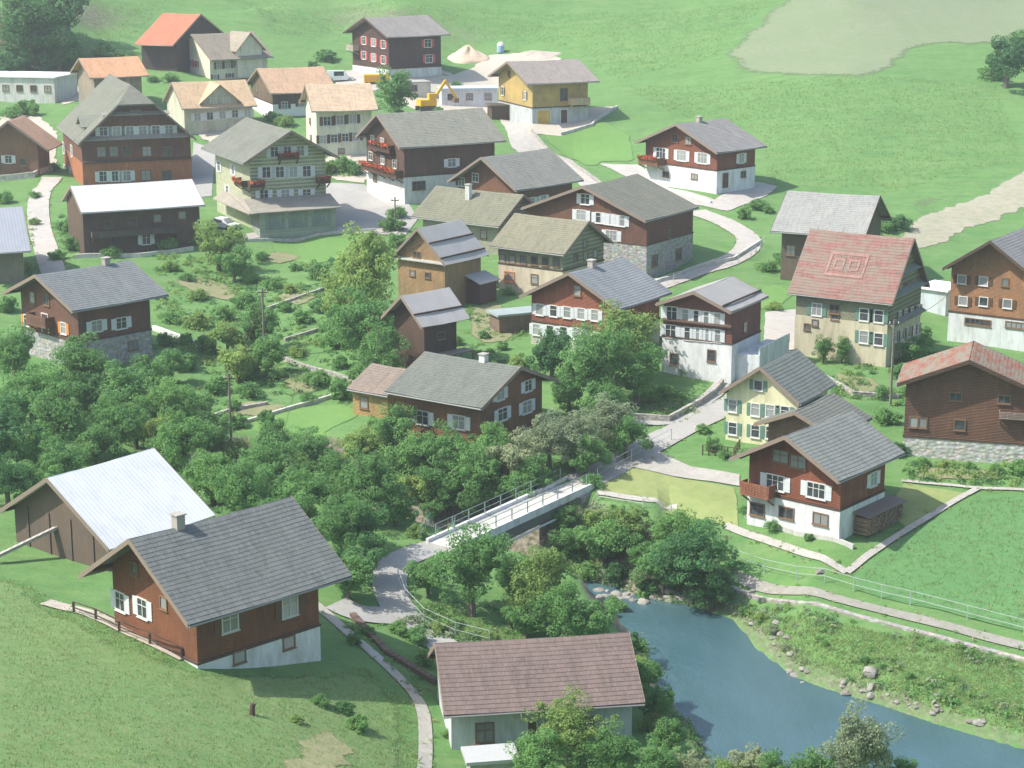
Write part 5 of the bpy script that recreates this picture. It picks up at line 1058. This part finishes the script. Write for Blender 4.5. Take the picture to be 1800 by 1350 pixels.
# ------------------------------------------------------------ grass tufts on the near slopes (nobody could count them)
def tufts(name, polys, n, h0, h1, mats, label):
    V = []; 
    for pl, frac in polys:
        pw = pxs(pl); xs = [p[0] for p in pw]; ys = [p[1] for p in pw]; k = int(n*frac)
        X = rng.uniform(min(xs), max(xs), k*3); Y = rng.uniform(min(ys), max(ys), k*3); m_ = inside(X, Y, pw); X = X[m_][:k]; Y = Y[m_][:k]
        for x_, y_ in zip(X, Y):
            z_ = gz(x_, y_); hh = rng.uniform(h0, h1)
            for _ in range(3):
                a_ = rng.uniform(0, 6.28); dx, dy = math.cos(a_)*.032, math.sin(a_)*.032; lx, ly = rng.normal(size=2)*hh*.4; ox, oy = rng.normal(size=2)*.12
                V += [(x_+ox-dx, y_+oy-dy, z_-.02), (x_+ox+dx, y_+oy+dy, z_-.02), (x_+ox+lx, y_+oy+ly, z_+hh)]
    V = np.array(V); F = np.arange(len(V)).reshape(-1, 3); me = fast_mesh(name, V, F, mats[0])
    for q in mats[1:]: me.materials.append(q)
    me.polygons.foreach_set('material_index', rng.choice(len(mats), len(F), p=[.5, .3, .2]).astype(np.int32)); me.update()
    tag(link(name, me), label, 'grass', kind='stuff')
tufts('meadow_grass', [([(0,1012),(130,1070),(330,1180),(560,1190),(640,1170),(720,1240),(740,1349),(740,1420),(0,1420)], .62), ([(770,1060),(900,1110),(960,1130),(780,1120),(730,1060)], .05),
   ([(1290,1080),(1420,1085),(1800,1165),(1800,1290),(1560,1225),(1400,1170)], .33)], 22000, .06, .2, BL, 'tufts of meadow grass on the near slopes')
tufts('hay_grass', [([(1100,150),(1400,140),(1750,150),(1800,280),(1560,340),(1350,320),(1340,240),(1180,200)], .5), ([(420,0),(1350,0),(1260,100),(1080,140),(1000,80),(780,40),(480,60)], .35), ([(150,0),(300,0),(240,60),(170,80)], .05), ([(1500,1020),(1720,875),(1800,875),(1800,1110)], .1)], 16000, .1, .34, BL, 'taller tufts of hay grass on the far meadows')

# low plants that fill the garden terraces, banks and verges (nobody could count them)
def plants(name, polys, n, r0, r1, mats, label, pts=None):
    X = [p[0] for p in pts or []]; Y = [p[1] for p in pts or []]
    for pl, frac in polys:
        pw = pxs(pl); xs = [p[0] for p in pw]; ys = [p[1] for p in pw]; k = int(n*frac)
        x_ = rng.uniform(min(xs), max(xs), k*6); y_ = rng.uniform(min(ys), max(ys), k*6); cl = np.sin(x_*.9+1)*np.sin(y_*.7) + np.sin(x_*.31+y_*.43) + rng.normal(size=len(x_))*.6
        m_ = inside(x_, y_, pw) & (cl > .1); X += list(x_[m_][:k]); Y += list(y_[m_][:k])
    Z = np.array([gz(a, b) for a, b in zip(X, Y)]); Cn = np.stack([X, Y, Z], 1); Rr = rng.uniform(r0, r1, len(Cn)) * rng.uniform(.5, 1, len(Cn)); q = 26
    d = rng.normal(size=(len(Cn), q, 3)); d /= np.linalg.norm(d, axis=2)[..., None]; d[..., 2] = np.abs(d[..., 2])
    P = (Cn[:, None] + d * Rr[:, None, None] * rng.uniform(.4, 1.05, (len(Cn), q, 1)) * np.array([1, 1, .9])).reshape(-1, 3); Nn = d.reshape(-1, 3) + rng.normal(size=(len(P), 3))*.5
    Nn /= np.linalg.norm(Nn, axis=1)[:, None]; a = np.cross(Nn, rng.normal(size=Nn.shape)); a /= np.linalg.norm(a, axis=1)[:, None]; b = np.cross(Nn, a)
    L_ = (np.repeat(Rr, q) * .25 * rng.uniform(.6, 1.3, len(P)))[:, None]
    v = np.stack([P - a*L_, P - b*L_*.6, P + a*L_, P + b*L_*.6], 1).reshape(-1, 3)
    me = fast_mesh(name, v, np.arange(len(v)).reshape(-1, 4), mats[0])
    for m_ in mats[1:]: me.materials.append(m_)
    me.polygons.foreach_set('material_index', np.repeat(rng.choice(len(mats), len(Cn)), q).astype(np.int32)); me.update()
    tag(link(name, me), label, 'plants', kind='stuff')
plants('garden_plants', [([(270,450),(430,440),(470,470),(600,455),(690,500),(640,640),(650,690),(520,705),(330,760),(210,690),(280,600)], .5), ([(820,540),(930,545),(930,660),(880,680),(820,620)], .06), ([(1570,600),(1640,600),(1640,690),(1570,720)], .04),
   ([(100,380),(350,400),(360,450),(110,460)], .08), ([(560,285),(640,285),(640,310),(560,315)], .02), ([(1440,630),(1560,650),(1570,705),(1470,700)], .04), ([(1130,690),(1250,670),(1210,730),(1130,740)], .04), ([(1590,812),(1800,815),(1800,855),(1600,850)], .05), ([(0,380),(60,400),(70,480),(0,520)], .03)],
   2600, .25, .75, [LM['b'], LM['y'], LM['d'], LM['y']], 'mixed low vegetables, flowers and weeds on the garden terraces')
plants('bank_plants', [([(1000,870),(1150,885),(1290,935),(1300,1010),(1250,1060),(1100,1060),(1000,1000)], .3), ([(1290,1060),(1500,1090),(1800,1165),(1800,1270),(1560,1225),(1400,1170)], .2), ([(690,1100),(800,1130),(900,1130),(960,1080),(780,1050)], .1), ([(610,1095),(760,1210),(750,1240),(600,1120)], .06), ([(1110,1110),(1150,1120),(1260,1349),(1180,1349)], .12)],
   2400, .2, .6, [LM['b'], LM['y'], LM['w'], LM['b']], 'wild scrub and tall herbs on the river banks')

EP = []
for o in EDGES:
    for a, b in zip(o, o[1:]):
        L_ = math.dist(a, b)
        for _ in range(int(L_*2.2 + random.random())):
            if random.random() < .75: t_ = random.random(); EP.append((a[0]+(b[0]-a[0])*t_+random.gauss(0, .16), a[1]+(b[1]-a[1])*t_+random.gauss(0, .16)))
plants('verge_plants', [], 0, .1, .34, [LM['b'], BL[0], LM['y'], BL[1]], 'ragged grass and weeds along the road and path edges', EP)
